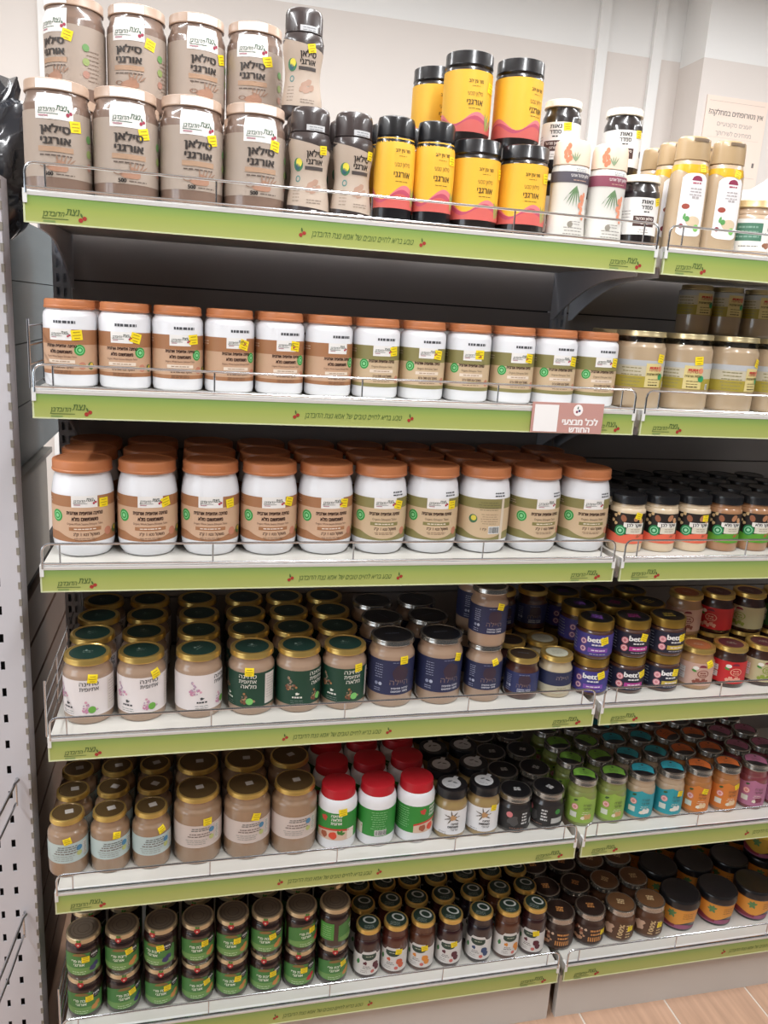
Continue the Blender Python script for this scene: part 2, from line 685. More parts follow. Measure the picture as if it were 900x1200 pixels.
def k_yellow_jar():
    R, H = 40.5, 142
    body = food('dark_syrup', '#1d1614')
    k = glass_kind('yellow_jar', R, H, 21, body, BLACKP, BLACKP, neck=38, sh=119, lid_r=39.8)
    yellow_print(k, cyl(R), 20, 113, 'yellow_jar')
    k.stick = (34, 92)
    return k


def k_white_bottle(nm, bandc, title):
    prof = [(29, 0), (33, 1), (34.5, 6), (32.5, 30), (31, 60), (32, 90), (32.5, 108), (30.5, 118), (28, 120)]
    body = mat('ivory_plastic', '#d9d5ce', .35, coat=.3)
    cap = mat('peach_cap', '#ecd3bd', .4)
    k = bottle_kind(nm, prof, .8, body, cap, [(28, 119), (31.3, 120), (30.5, 148), (28.5, 156), (24, 159), (0, 160)])
    sf = cyl(k.R, prof, .8)
    sh = Sheet(sf)
    sh.band(-80, 80, 92, 109, bandc, 1.4, n=30, m=3)
    i = k.part('label_band', sh.mesh(nm + '_band'))
    p = Sheet(sf)
    p.text(title, 8, 103, 5, '#e9e4e0', 3, bold=.01, width=38)
    p.lines(8, 96, 34, 1, 3, '#c9a58f', 3, 1.2, 3)
    for a in (250, 262, 240, 275, 228, 290):
        p.leaf(2, 88, 34, 2.4, a, '#6d8b62', 2)
    for x, y in ((14, 70), (18, 62), (12, 58), (17, 52), (20, 74), (15, 45), (21, 40), (19, 66)):
        p.disc(x, y, 3.6, '#d98c6c', 3, ry=5)
    p.lines(6, 32, 24, 2, 4, '#8c8680', 2, 1.1, 5)
    p.disc(-4, 27, 5, '#8b8478', 2)
    p.lines(4, 22, 40, 3, 5, '#8c8680', 2, 1.3, 6)
    p.lines(10, 114, 30, 2, 3, '#9a9da0', 2, 1.4, 7)
    k.part('print', p.mesh(nm + '_print'), i)
    q = Sheet(cyl(31.2, None, .8))
    for x, y in ((-18, 126), (-22, 132), (-16, 137), (-20, 143), (-14, 129), (-23, 138), (-17, 148)):
        q.disc(x, y, 3.4, '#dd8a68', 1, ry=4.4)
    for a in (80, 100, 120, 60):
        q.leaf(-5, 124, 16, 2.4, a, '#93a583', 1)
    k.part('cap_print', q.mesh(nm + '_capprint'), k.lid)
    return k


def k_date_jar():
    R, H = 33.5, 119
    body = food('black_syrup', '#1b1415')
    lidm = mat('cream_lid', '#e4dccb', .4)
    k = glass_kind('date_jar', R, H, 12, body, lidm, lidm, neck=29, sh=96, lid_r=32)
    i, p = label(k, 22, 82, '#e9e5e1', -78, 78)
    p.text('נאות', 6, 75, 7, '#2a2626', 3, bold=.03, width=20)
    p.text('סמדר', 6, 66, 7, '#2a2626', 3, bold=.03, width=20)
    p.lines(6, 59, 12, 1, 3, '#2a2626', 3, 2, 3)
    p.rect(4, 44, 38, 17, '#4a302c', 2)
    p.text("סילאן מג'הול", 4, 47.5, 4.6, '#eae0d8', 4, bold=.02, width=30)
    p.text('אורגני', 4, 40.5, 4.4, '#eae0d8', 4, bold=.02, width=14)
    p.lines(4, 30, 20, 2, 4, '#9a928c', 3, 1.1, 3)
    p.lines(-30, 60, 22, 4, 5, '#9a928c', 3, 1.1, 5)
    p.disc(46, 46, 6, '#3a3434', 2)
    p.disc(58, 40, 6, '#c24b46', 2)
    k.part('print', p.mesh('date_print'), i)
    q = Sheet(cyl(32.5))
    q.band(-10, 6, 108, 117, '#f4f0e8', 1, n=4)
    k.part('seal', q.mesh('date_seal'), k.lid)
    k.stick = (26, 77)
    return k


def k_tall_bottle():
    prof = [(28, 0), (33, 1), (34, 6), (34.5, 60), (34, 105), (33, 130), (29.5, 148), (27, 150)]
    body = mat('tahini_bottle_plastic', '#b9a184', .3, coat=.5)
    cap = mat('tan_cap', '#b19671', .35, coat=.2)
    k = bottle_kind('squeeze_bottle', prof, .74, body, cap, [(28, 149), (30.5, 150), (29.5, 176), (28.5, 184), (25, 187), (0, 188)])
    sf = cyl(k.R, prof, .74)
    sh = Sheet(sf)
    hw = 25
    sh.band(-hw, hw, lambda s: 26 + 6 * (abs(s) / hw) ** 4, lambda s: 128 - 8 * (abs(s) / hw) ** 4, '#ece9ea', 1.4, n=12, m=12)
    i = k.part('label', sh.mesh('squeeze_label'))
    p = Sheet(sf)
    p.band(-8, 12, lambda s: 116, lambda s: 117 + 7 * math.sqrt(max(0, 1 - ((s - 2) / 10) ** 2)), '#8e2f4d', 2.4, n=10)
    p.lines(2, 112, 16, 1, 4, '#a8495f', 3, 2.4, 2)
    p.lines(2, 103, 26, 3, 5, '#b3acac', 3, 2.2, 3)
    p.lines(2, 89, 14, 1, 5, '#b3acac', 3, 3.4, 5)
    p.disc(-13, 74, 7, '#9b4a3c', 2.4, ry=4.5)
    p.disc(4, 50, 14, '#d9c4a6', 2.2, ry=9)
    p.disc(-8, 54, 4.5, '#5c9a55', 3)
    p.leaf(-14, 52, 12, 5, 80, '#6aa563', 3)
    p.disc(11, 40, 6, '#86c465', 3)
    p.disc(-17, 42, 4, '#8a3b45', 3)
    k.part('print', p.mesh('squeeze_print'), i)
    q = Sheet(cyl(30.2, None, .74))
    q.rect(3, 181, 30, 5, '#7d6a55', 1)
    k.part('cap_tab', q.mesh('squeeze_tab'), k.lid)
    q = Sheet(sf)
    q.band(-80, 80, lambda s: 128 - 5 * math.cos(s / 12), 142, mat('yellow_oil', '#d8a92c', .2, coat=.8), 1.1, n=34, m=5)
    k.part('oil_layer', q.mesh('squeeze_oil'))
    k.stick = (12, 135)
    return k


def k_carob_jar():
    R, H = 38.5, 98
    k = glass_kind('spread_jar', R, H, 13, food('cream_spread', '#c2a78c'), mat('cream_gold_lid', '#d6bd8c', .35, .4), mat('cream_gold_lid', '#d6bd8c'), neck=35, sh=72)
    i, p = label(k, 12, 66, '#e9e5df', -100, 100)
    p.rect(-14, 44, 50, 30, '#4e7a63', 2)
    p.lines(-14, 52, 40, 3, 8, '#86a594', 3, 3, 3)
    p.disc(28, 50, 6, '#2c4a3c', 2)
    p.disc(24, 22, 9, '#9d6a4f', 2, ry=5, wob=.1)
    p.leaf(30, 28, 16, 5, 70, '#c2a578', 3)
    p.lines(-10, 20, 40, 1, 4, '#77736c', 3, 1.6, 4)
    k.part('print', p.mesh('carob_print'), i)
    return k


def tahini_plastic(nm, R, H, lidh, kilo, tone, back=False):
    """white tub-like jar with a copper lid; tone brown or olive"""
    dk = '#a5734f' if tone == 'brown' else '#8b8352'
    lt = '#cda98c' if tone == 'brown' else '#cdb392'
    k = Kind(nm, R, H)
    nk = R * .86
    if kilo:
        P = [(R * .62, 2), (R * .7, 0), (R * .84, 2), (R * .95, 10), (R, 24), (R, H * .66), (R * .985, H * .70), (R * .93, H * .80), (nk, H - lidh - 3), (nk, H - lidh + 2)]
        t0, t1 = H * .175, H * .655
    else:
        P = [(R * .8, 1), (R * .88, 0), (R * .97, 2.5), (R, 8), (R, H * .80), (R * .97, H * .845), (nk + 1, H - lidh - 2), (nk, H - lidh - 1), (nk, H - lidh + 2)]
        t0, t1 = H * .15, H * .665
    k.prof = P
    k.part('jar_body', lathe(nm + '_body', [(a, b, 0) for a, b in P], [WHITEP]))
    lr = R * (.95 if kilo else .93)
    k.lid = k.part('lid', lathe(nm + '_lid', [(lr - 2, H - lidh, 0), (lr, H - lidh, 0), (lr + .8, H - lidh + 1.2, 0), (lr + .8, H - lidh + 3.5, 0), (lr, H - lidh + 4.5, 0), (lr, H - 3.5, 0),
                                              (lr - .8, H - 1.2, 0), (lr - 3, H, 0), (lr - 6, H, 0), (lr - 7, H - .8, 0), (0, H - .8, 0)], [COPPERP], 36))
    sh = Sheet(cyl(R))
    hh = t1 - t0
    half = math.pi * R
    if kilo:
        sh.band(-half, half, lambda s: t0 + (0 if abs(s) < half else 0), t1, dk, 1.0, n=36)
    else:
        sh.band(-half, half, t0, t1, dk, 1.0, n=36)
    i = k.part('label', sh.mesh(nm + '_label'))
    p = Sheet(cyl(R))
    if kilo:
        p.band(-half * .98, half * .98, lambda s: t0 + 3 + hh * .16 * min(1, (abs(s) / (R * .85)) ** 2), t1 - hh * .24, lt, 1.6, n=48)
    else:
        p.band(-half * .98, half * .98, t0 + 6, t1 - hh * (.0 if tone == 'brown' else .34), lt if tone != 'brown' else '#c6a184', 1.6, n=48)
        if tone == 'brown':
            p.band(-half * .98, half * .98, t1 - hh * .33, t1, dk, 1.7, n=48)
    d = '#3a2018'
    ff = R / 48
    if back:
        p.lines(6, t1 - 7, 40, 4, 4.5, '#6d6a4a', 3, 1.1, 4)
        p.disc(-22, t0 + hh * .5, 8, '#3e6b4a', 3)
        p.disc(-21, t0 + hh * .52, 5, '#d9c94a', 4)
        p.lines(8, t0 + hh * .62, 34, 5, 4.2, '#8a7358', 3, .9, 5)
        p.text('ק"ג 1', -2, t0 + hh * .26, 4, d, 3, bold=.03)
        p.barcode(18, t0 + hh * .24, 22, 14)
        p.band(30, 36, t0, t1, '#d9cbb8', 3, n=2)
    else:
        p.rect(2 * ff, t1 - hh * .12, 40 * ff, hh * .25, '#ece9e6', 2.4)
        p.logo(2 * ff, t1 - hh * .10, 35 * ff, '#3c4a40', 4)
        p.text('טחינה אתיופית אורגנית', 2 * ff, t1 - hh * .37, 6.2 * ff, d, 3, bold=.05, width=56 * ff)
        y = t1 - hh * .50
        if tone == 'brown':
            p.text('משומשום מלא', 2 * ff, y, 6.2 * ff, d, 3, bold=.05, width=40 * ff)
            y -= hh * .105
            p.text('Organic Whole Sesame Ethiopian Tahini', 2 * ff, y, 3.6 * ff, '#6b4a3a', 3, width=56 * ff)
        else:
            p.text('Organic Ethiopian Tahini', 2 * ff, y, 4.2 * ff, '#6b5a45', 3, width=44 * ff)
        y -= hh * .11
        p.rect(2 * ff, y, 50 * ff, 6 * ff, dk if kilo else '#e3d3c2', 2.4)
        p.lines(2 * ff, y, 42 * ff, 1, 3, '#e8dccf' if kilo else '#a98a72', 3.2, 1.6 * ff, 3)
        y -= hh * .12
        p.text('משקל נטו ' + ('1 ק"ג' if kilo else '005 גרם'), 4 * ff, y, 5 * ff, '#4a2f24', 3, bold=.02, width=40 * ff)
        p.lines(2 * ff, y - hh * .09, 36 * ff, 2, 2.6, '#6b4a3a', 3, .8, 6)
        gx = (-44 if kilo else (36 if tone == 'brown' else -36)) * ff
        p.disc(gx, t0 + hh * .55, 10 * ff, '#2f9a45', 2.6, n=18)
        p.ring(gx, t0 + hh * .55, 5.5 * ff, 7 * ff, '#8fd39a', 3.4)
        p.disc(gx, t0 + hh * .55, 3 * ff, '#8fd39a', 3.4)
        p.disc(40 * ff, t0 + hh * .2, 7 * ff, '#c08068', 2.6)
        p.disc(58 * ff, t0 + hh * .2, 7 * ff, '#4b6a3a', 2.6)
        p.disc(59 * ff, t0 + hh * .22, 4 * ff, '#d9b84a', 3.2)
    p.lines(-70 * ff, t1 - hh * .1, 30 * ff, 2, 4, '#d9c4b2', 3, 1.4, 3)
    k.part('print', p.mesh(nm + '_print'), i)
    if not kilo:
        q = Sheet(cyl(R))
        q.lines(8, H * .745, 40, 1, 3, '#4b4d52', 1, 4.0, 4)
        k.part('date_stamp', q.mesh(nm + '_stamp'))
    elif tone != 'brown':
        q = Sheet(cyl(R, P))
        q.lines(26, H * .72, 26, 2, 5, '#55585c', 1.5, 2.4, 4)
        k.part('date_stamp', q.mesh(nm + '_stamp'))
    k.stick = (24 * ff, t1 - hh * .12) if not kilo else (30, t1 - 10)
    return k


def k_raw_tahini(nm='raw_jar', R=46.5, H=137, small=False):
    k = glass_kind(nm, R, H, 10, food('pale_tahini', '#b7a083'), mat('thin_gold_lid', '#d6c79c', .3, .75), GOLD, neck=R - 4, sh=H - 24, lid_r=R - 2.5, clear=H - 21)
    i, p = label(k, 38, 86, '#c9c0a8')
    half = math.pi * R
    p.band(-half, half, 76, 86, '#b9bcc0', 2, n=36)
    p.band(-half, half, 38, 58, '#a8973a', 2, n=36)
    p.lines(-30, 72, 40, 6, 6, '#8d8458', 3, 1.6, 5)
    p.rect(12, 60, 34, 42, '#d9c88a', 2.8)
    p.lines(12, 74, 26, 1, 4, '#c4483c', 4, 3, 8)
    p.text('טחינה', 10, 70, 6, '#b3453a', 4, bold=.02, width=18)
    p.text('גולמית אורגנית', 12, 62, 4.5, '#5a4a20', 4, bold=.03, width=30)
    p.lines(12, 53, 28, 2, 5, '#6f5e28', 4, 1.2, 3)
    p.lines(12, 43, 26, 1, 5, '#4a3d18', 4, 2, 4)
    p.disc(27, 58, 6, '#2f9a63', 4)
    p.disc(25, 72, 5, '#d98a6a', 4)
    p.barcode(44, 44, 7, 10)
    k.part('print', p.mesh(nm + '_print'), i)
    k.stick = (22, 88)
    return k


def k_almond(white):
    R, H = 33.5, 109
    nm = 'almond_red' if white else 'almond_green'
    k = glass_kind(nm, R, H, 16, food('almond_spread_' + ('pale' if white else 'tan'), '#d9c4a6' if white else '#a97c58'), BLACKP, BLACKP, neck=30, sh=84, lid_r=32)
    i, p = label(k, 18, 76, '#231b19')
    half = math.pi * R
    c = '#e5694e' if white else '#5a9a2f'
    p.band(-half, half, 18, lambda s: 36 + 2 * math.sin(s / 9), c, 2, n=36)
    p.rect(14, 45, 34, 16, '#dcd5c4', 2.4)
    p.rect(11, 54, 40, 9, '#ece9e2', 2.9)
    p.text('שקד לבן' if white else 'שקד מלא', 12, 54, 6, '#1f1a18', 4, bold=.03, width=30)
    p.lines(14, 46, 22, 2, 4, '#8a7a60', 4, .9, 3)
    p.disc(-14, 42, 10.5, '#1f8a4d', 3, n=18)
    p.ring(-14, 42, 6, 7.4, '#a5dcb8', 4)
    p.disc(-14, 42, 3, '#a5dcb8', 4)
    p.disc(-10, 66, 5, '#9a5f43', 3, ry=7, rot=25)
    p.disc(14, 68, 5, '#b07a58', 3, ry=7, rot=-35)
    p.disc(24, 63, 4, '#c99a70', 3, ry=6, rot=20)
    for x, y in ((-26, 70), (-30, 60), (-20, 74), (-24, 55)):
        p.disc(x, y, 3.2, '#d8b887', 3, wob=.1)
    p.leaf(16, 30, 18, 6, 30, '#b05a3a', 3)
    p.lines(-48, 66, 18, 6, 5, '#8b8077', 3, 1.4, 7)
    k.part('print', p.mesh(nm + '_print'), i)
    q = Sheet(k.ltop)
    q.lines(0, 4, 30, 2, 6, '#4a4546', 1, 1.6, 3)
    k.part('lid_print', q.mesh(nm + '_lidprint'), k.lid)
    k.stick = (24, 70)
    return k


def k_ethiopian(green):
    R, H = 41, 117
    nm = 'ethiopian_green' if green else 'ethiopian_white'
    gm = mat('dark_green_lid', '#1f3a33', .35)
    k = glass_kind(nm, R, H, 10.5, food('tahini_taupe', '#a58a74'), GOLD, GOLD, neck=36, sh=92, lid_r=38.5, clear=None)
    q = Sheet(k.ltop)
    q.disc(0, 0, 30, gm, .6, n=28)
    q.lines(0, 4, 20, 2, 6, '#7d9188', 2, 1.4, 4)
    q.leaf(-3, 2, 8, 4, 90, '#7d9188', 2)
    k.part('lid_print', q.mesh(nm + '_lidprint'), k.lid)
    i, p = label(k, 16, 82, '#17402f' if green else '#e6dedd', -118, 92)
    tc = '#e3e0d6' if green else '#3a3c40'
    p.text('טחינה', 8, 75, 7.5, tc, 3, bold=.008, width=31)
    p.text('אתיופית', 8, 65.5, 7.5, tc, 3, bold=.008, width=31)
    if green:
        p.text('מלאה', 10, 56, 7.5, tc, 3, bold=.008, width=27)
    r = random.Random(4)
    for _ in range(26):
        x, y = r.gauss(0, 9), r.gauss(0, 5)
        cc = r.choice(['#a5744a', '#7a4a34', '#8a7a6a', '#b98a5a']) if green else r.choice(['#d9a3b4', '#c98aa8', '#b9a0b4', '#e0b8c0'])
        p.disc(4 + x, 30 + y, r.uniform(1.4, 2.6), cc, 3, n=6)
        p.disc(-44 + y, 52 + x, r.uniform(1.4, 2.6), cc, 3, n=6)
    p.disc(12, 28, 6.5, '#7dc46a' if green else '#6cab45', 4, n=12)
    p.lines(-30, 31, 22, 1, 4, tc, 3, 3, 4)
    p.disc(-30, 38, 3.4, tc, 3, ry=2.4, wob=.2)
    p.lines(-30, 24, 26, 2, 4, '#7f8a84', 3, .9, 5)
    p.rect(52, 49, 24, 58, '#d8cfc8', 2.4)
    p.lines(52, 72, 18, 9, 5, '#a89c98', 3.4, 1, 5)
    k.part('print', p.mesh(nm + '_print'), i)
    k.stick = (14, 84)
    return k


def k_navy(nm, R, H, lidc, lidtop, contents, silver=True, t0=26, t1=None, blue='#252a4d'):
    t1 = t1 or H * .66
    k = glass_kind(nm, R, H, 10, contents, lidc, lidc, neck=R - 5, sh=H - 26, lid_r=R - 2.5)
    q = Sheet(k.ltop)
    q.disc(0, 0, R - 8, lidtop, .5, n=26)
    q.lines(0, 2, R * .8, 1, 4, '#6f7280', 2, 1.8, 3)
    k.part('lid_print', q.mesh(nm + '_lidprint'), k.lid)
    i, p = label(k, t0, t1, blue)
    hh = t1 - t0
    ff = R / 44
    p.disc(8 * ff, t0 + hh * .62, 16 * ff, '#3a2a3a', 2, wob=.05, n=20)
    p.lines(6 * ff, t1 - 4, 34 * ff, 1, 3, '#8288a5', 3, 1.0, 3)
    p.text('היילה', 6 * ff, t0 + hh * .36, 11 * ff, '#7d6a68', 3, bold=-.012, width=36 * ff)
    p.text('טחינה אתיופית', 8 * ff, t0 + hh * .19, 4.2 * ff, '#d2d3dc', 3, bold=.02, width=34 * ff)
    p.text('100% שומשום'.replace('100%', '%001'), 8 * ff, t0 + hh * .10, 4.0 * ff, '#d2d3dc', 3, bold=.02, width=34 * ff)
    p.lines(-34 * ff, t1 - 10 * ff, 18 * ff, 6, 5 * ff, '#9a9fb8', 3, 1.2, 7)
    p.disc(-30 * ff, t0 + hh * .3, 3.4 * ff, '#b5b9cc', 3)
    p.disc(-38 * ff, t0 + hh * .3, 3.4 * ff, '#8e93ad', 3)
    p.lines(-36 * ff, t0 + hh * .16, 16 * ff, 2, 4, '#9a9fb8', 3, 1.2, 8)
    k.part('print', p.mesh(nm + '_print'), i)
    k.stick = (20 * ff, t1 + 2)
    return k


def k_small_cream():
    k = glass_kind('navy_cream_jar', 33.5, 84, 10, food('cream_tahini', '#b9a98c'), GOLD, GOLD, neck=29, sh=60, lid_r=32)
    q = Sheet(k.ltop)
    q.disc(0, 0, 22, '#b9b8a4', .8, n=26)
    q.lines(0, 5, 24, 3, 6, '#8d8c7a', 2, 1.2, 3)
    k.part('lid_print', q.mesh('navy_cream_lidprint'), k.lid)
    i, p = label(k, 10, 54, '#262c4c')
    p.band(-105, 105, 10, 26, '#b9b29a', 2, n=34)
    p.text('היילה', 8, 42, 8, '#8a7a78', 3, bold=-.01, width=26)
    p.lines(8, 21, 24, 2, 5, '#7d785f', 3, 1.1, 3)
    k.part('print', p.mesh('navy_cream_print'), i)
    return k


def k_bett(nm, base, accent, ring):
    R, H = 36.5, 77
    k = glass_kind(nm, R, H, 17, food('choco_spread', '#4a2b20' if nm != 'bett_yellow' else '#8a6a55'), mat('dull_gold_lid', '#a8883f', .32, .8), BLACKP, neck=33, sh=55, lid_r=35, bead=False, inset=.6)
    q = Sheet(k.ltop)
    q.lines(0, 8, 26, 3, 7, accent, 1, 3, 3)
    k.part('lid_print', q.mesh(nm + '_lidprint'), k.lid)
    i, p = label(k, 8, 52, base)
    p.text("bett'r", 6, 41, 11, '#ecebea', 3, bold=.045, width=36)
    p.lines(8, 31, 28, 1, 4, '#dcd9d9', 3, 3, 3)
    p.rect(10, 20, 40, 9, accent, 2.4)
    p.lines(10, 20, 30, 1, 4, '#e9dfe6', 3.4, 2, 5)
    p.lines(10, 12, 34, 1, 4, '#a9a6b0', 3, 1.4, 6)
    for y in (36, 20):
        p.disc(-20, y, 7, ring, 2.6)
        p.ring(-20, y, 3.5, 5, '#f0cfcf', 3.4)
    p.lines(-48, 46, 24, 6, 6, '#9aa0ae', 3, 1.6, 7)
    k.part('print', p.mesh(nm + '_print'), i)
    k.stick = (24, 42)
    return k


def k_spread(nm, base, accent, contents, lidtop):
    R, H = 36.5, 87
    k = glass_kind(nm, R, H, 10, contents, GOLD, GOLD, neck=32, sh=62, lid_r=34.5)
    q = Sheet(k.ltop)
    q.disc(0, 0, 25, lidtop, .6, n=24)
    q.lines(0, 3, 20, 2, 6, '#c9b8a4', 2, 1.4, 3)
    k.part('lid_print', q.mesh(nm + '_lidprint'), k.lid)
    i, p = label(k, 10, 58, base)
    p.band(0, 16, 50, lambda s: 50 + 5 * math.sqrt(max(0, 1 - ((s - 8) / 8) ** 2)), '#7d2338', 3, n=8)
    p.disc(-6, 48, 6, '#e6e2da', 2.6, ry=4)
    p.ring(10, 36, 10, 12, accent, 3, sq=.7)
    p.lines(10, 38, 16, 2, 5, accent, 4, 2.6, 3)
    for x, y in ((0, 22), (6, 18), (12, 22), (18, 19), (-6, 18)):
        p.disc(x, y, 4.2, accent, 3, wob=.12)
    p.leaf(-14, 44, 12, 5, -20, '#4d8a3c', 3)
    p.rect(-36, 40, 20, 12, '#d8d0cc', 2.6)
    p.rect(-36, 26, 20, 12, '#d8d0cc', 2.6)
    p.lines(-36, 44, 16, 6, 5, '#8d8584', 3.6, 1, 5)
    k.part('print', p.mesh(nm + '_print'), i)
    k.stick = (24, 54)
    return k


def k_plain_tahini(nm, R, H, lab):
    lidt = mat('bronze_lid_top', '#6a5434', .35, .5)
    k = glass_kind(nm, R, H, 9.5, food('tahini_brown', '#96795f'), GOLD, lidt, neck=R - 7, sh=H - 28, lid_r=R - 5)
    q = Sheet(k.ltop)
    q.rect(3, 2, 14, 12, '#b3aca6', .8, rot=12)
    k.part('lid_sticker', q.mesh(nm + '_lidstick'), k.lid)
    t0, t1 = H * .27, H * .61
    i, p = label(k, t0, t1, lab, -R * 2.4, R * 2.4)
    hh = t1 - t0
    p.lines(4, t1 - 6, 40, 2, 4, '#5d5d58', 3, 1.6, 3)
    p.lines(2, t0 + hh * .62, 46, 2, 5, '#6d5a52', 3, 1.8, 4)
    p.lines(-4, t0 + hh * .35, 44, 3, 4, '#8b8c84', 3, 1.0, 5)
    p.disc(24, t1 - 12, 5.5, '#4a83a8', 3)
    p.disc(24, t0 + hh * .4, 5, '#b9bf7a', 3)
    p.rect(36, t0 + hh * .55, 9, hh * .7, '#d5d2ca', 2.8)
    p.lines(36, t1 - 8, 7, 8, 3.4, '#77746e', 3.6, 1.2, 5)
    k.part('print', p.mesh(nm + '_print'), i)
    k.stick = (10, t1 + 8)
    return k


def k_red_lid():
    R, H = 38, 126
    nm = 'red_lid_jar'
    k = Kind(nm, R, H)
    P = [(R * .8, 1), (R * .88, 0), (R * .97, 2.5), (R, 8), (R, H * .74), (R * .96, H * .80), (R * .86, H * .855), (R * .82, H - 17)]
    k.prof = P
    red = mat('red_plastic', '#b81f2a', .38)
    k.part('jar_body', lathe(nm + '_body', [(a, b, 0) for a, b in P], [WHITEP]))
    lr = R * .86
    k.lid = k.part('lid', lathe(nm + '_lid', [(lr - 2, H - 19, 0), (lr + .6, H - 19, 0), (lr + .6, H - 16, 0), (lr, H - 15, 0), (lr, H - 2.5, 0), (lr - .8, H - .8, 0), (lr - 2.5, H, 0), (0, H, 0)], [red], 36))
    i, p = label(k, 24, 82, '#2f8a35')
    p.band(-44, 34, 24, lambda s: 46 - .004 * (s + 5) ** 2, '#d5b9a4', 2, n=20)
    p.band(-44, 34, lambda s: 45 - .004 * (s + 5) ** 2, lambda s: 49 - .004 * (s + 5) ** 2, '#c9402f', 2.6, n=20)
    for y, w in ((76, 26), (68, 24), (60, 26)):
        t = {76: 'טחינה', 68: 'מלאה', 60: 'אורגנית'}[y]
        p.text(t, -2, y, 6.2, '#ecebe4', 3, bold=.03, width=w * .8)
    p.disc(-26, 70, 6, '#c5473a', 3, wob=.15)
    p.disc(-8, 34, 8, '#d4472c', 3, wob=.05)
    p.disc(-26, 34, 7, '#a0563a', 3, wob=.08)
    for a in (20, 70, 120):
        p.leaf(6, 36, 11, 6, a, '#3d7a2f', 3)
    p.rect(28, 36, 16, 22, '#e6ddd2', 2.8)
    p.lines(70, 76, 34, 8, 5, '#8cc58c', 3, 1.3, 5)
    p.barcode(74, 32, 24, 12)
    p.lines(-70, 76, 34, 9, 5, '#8cc58c', 3, 1.3, 6)
    k.part('print', p.mesh(nm + '_print'), i)
    k.stick = (16, 82)
    return k


def k_white_label():
    R, H = 33, 107
    nm = 'black_lid_jar'
    k = glass_kind(nm, R, H, 19, food('sesame_paste', '#9c8456'), BLACKP, BLACKP, neck=28, sh=76, lid_r=30.5, inset=.4)
    q = Sheet(k.ltop)
    q.disc(-2, 0, 19, '#c4c6c8', .8, n=24)
    q.rect(6, 22, 9, 10, '#c4c6c8', .8, rot=-20)
    q.leaf(-10, 2, 12, 4, 30, '#5a5c60', 2)
    q.leaf(0, 4, 12, 4, -20, '#5a5c60', 2)
    q.lines(-2, -8, 20, 2, 4, '#8a8c90', 2, 1, 3)
    k.part('lid_seal', q.mesh(nm + '_lidseal'), k.lid)
    i, p = label(k, 12, 66, '#e4e4e6', -64, 64)
    for a in (10, 50, 100, 160, 200, 240, 330):
        p.leaf(6, 50, 17, 3, a, '#6d655c', 3)
    p.disc(8, 50, 6, '#b98f63', 4, wob=.15)
    p.text('טחינה', 12, 36, 5, '#2c2a2a', 3, bold=.04, width=14)
    p.text('משומשום', 9, 29.5, 5, '#2c2a2a', 3, bold=.04, width=21)
    p.text('ישראלי', 12, 23, 5, '#2c2a2a', 3, bold=.0, width=15)
    p.lines(-12, 17, 18, 2, 4, '#77777a', 3, 1, 3)
    k.part('print', p.mesh(nm + '_print'), i)
    k.stick = (24, 66)
    return k


def k_black_jar():
    R, H = 35, 80
    nm = 'black_label_jar'
    k = glass_kind(nm, R, H, 12, food('dark_paste', '#2c2726'), SILVER, BLACKP, neck=30, sh=56, lid_r=33.5, inset=.5)
    q = Sheet(k.ltop)
    q.disc(0, 0, 29, BLACKP, .4, n=28)
    for y in (4, 0, -4):
        q.lines(3, y, 16, 1, 4, '#c9c9c9', 2, 2.6, int(y + 9))
    k.part('lid_print', q.mesh(nm + '_lidprint'), k.lid)
    i, p = label(k, 8, 54, '#211f20')
    p.disc(-16, 42, 6.5, '#d07a7d', 3)
    p.disc(-8, 28, 11, '#4a4848', 2.4, wob=.12)
    for y in (44, 37, 30, 23):
        p.lines(16, y, 14, 1, 5, '#cfcfcf', 3, 3.6, y)
    p.disc(44, 42, 6, '#3d8a3c', 3)
    p.rect(44, 22, 26, 12, '#b5b5b2', 2.8)
    p.lines(0, 12, 34, 1, 4, '#8d6a5c', 3, 1.6, 4)
    k.part('print', p.mesh(nm + '_print'), i)
    return k


def k_color(nm, col, lidc, contents, deco):
    R, H = 30.5, 105
    k = glass_kind(nm, R, H, 13, contents, SILVER, BLACKP, neck=27, sh=76, lid_r=29, inset=.5)
    q = Sheet(k.ltop)
    q.band(-22, 22, lambda s: -6 - .012 * s * s, lambda s: math.sqrt(max(0, 24 ** 2 - s * s)) - .5, lidc, .8, n=16)
    q.lines(0, 6, 22, 2, 6, '#33302e', 2, 1.2, 3)
    q.disc(0, 16, 2.6, '#2a2826', 2)
    k.part('lid_print', q.mesh(nm + '_lidprint'), k.lid)
    i, _ = label(k, 9, 60, col)
    sh = Sheet(cyl(R))
    sh.band(-96, 96, 58, lambda s: 71 - 9 * abs(math.sin(s / 19.0)), col, 1.3, n=48)
    k.part('label_crest', sh.mesh(nm + '_crest'), i)
    p = Sheet(cyl(R))
    p.disc(-14, 44, 7, '#d98a86', 2.6)
    p.ring(-14, 44, 3.8, 5.2, '#f1d8d4', 3.4)
    p.text('ממרח', 12, 50, 6, '#3d3a30', 3, bold=0, width=17)
    p.text('אורגני', 12, 42, 6, '#3d3a30', 3, bold=0, width=17)
    p.lines(10, 34, 18, 2, 4, '#e6e0cf', 3, .9, 3)
    p.disc(10, 23, 6, deco, 3, wob=.12)
    p.disc(18, 24, 4.5, deco, 3, ry=6)
    p.disc(4, 21, 4, '#e6dcc8', 4, wob=.1)
    p.rect(-16, 26, 14, 12, '#d5d8cc', 2.6)
    p.leaf(-18, 58, 10, 5, 20, '#3a5a30', 3)
    k.part('print', p.mesh(nm + '_print'), i)
    k.stick = (22, 60)
    return k


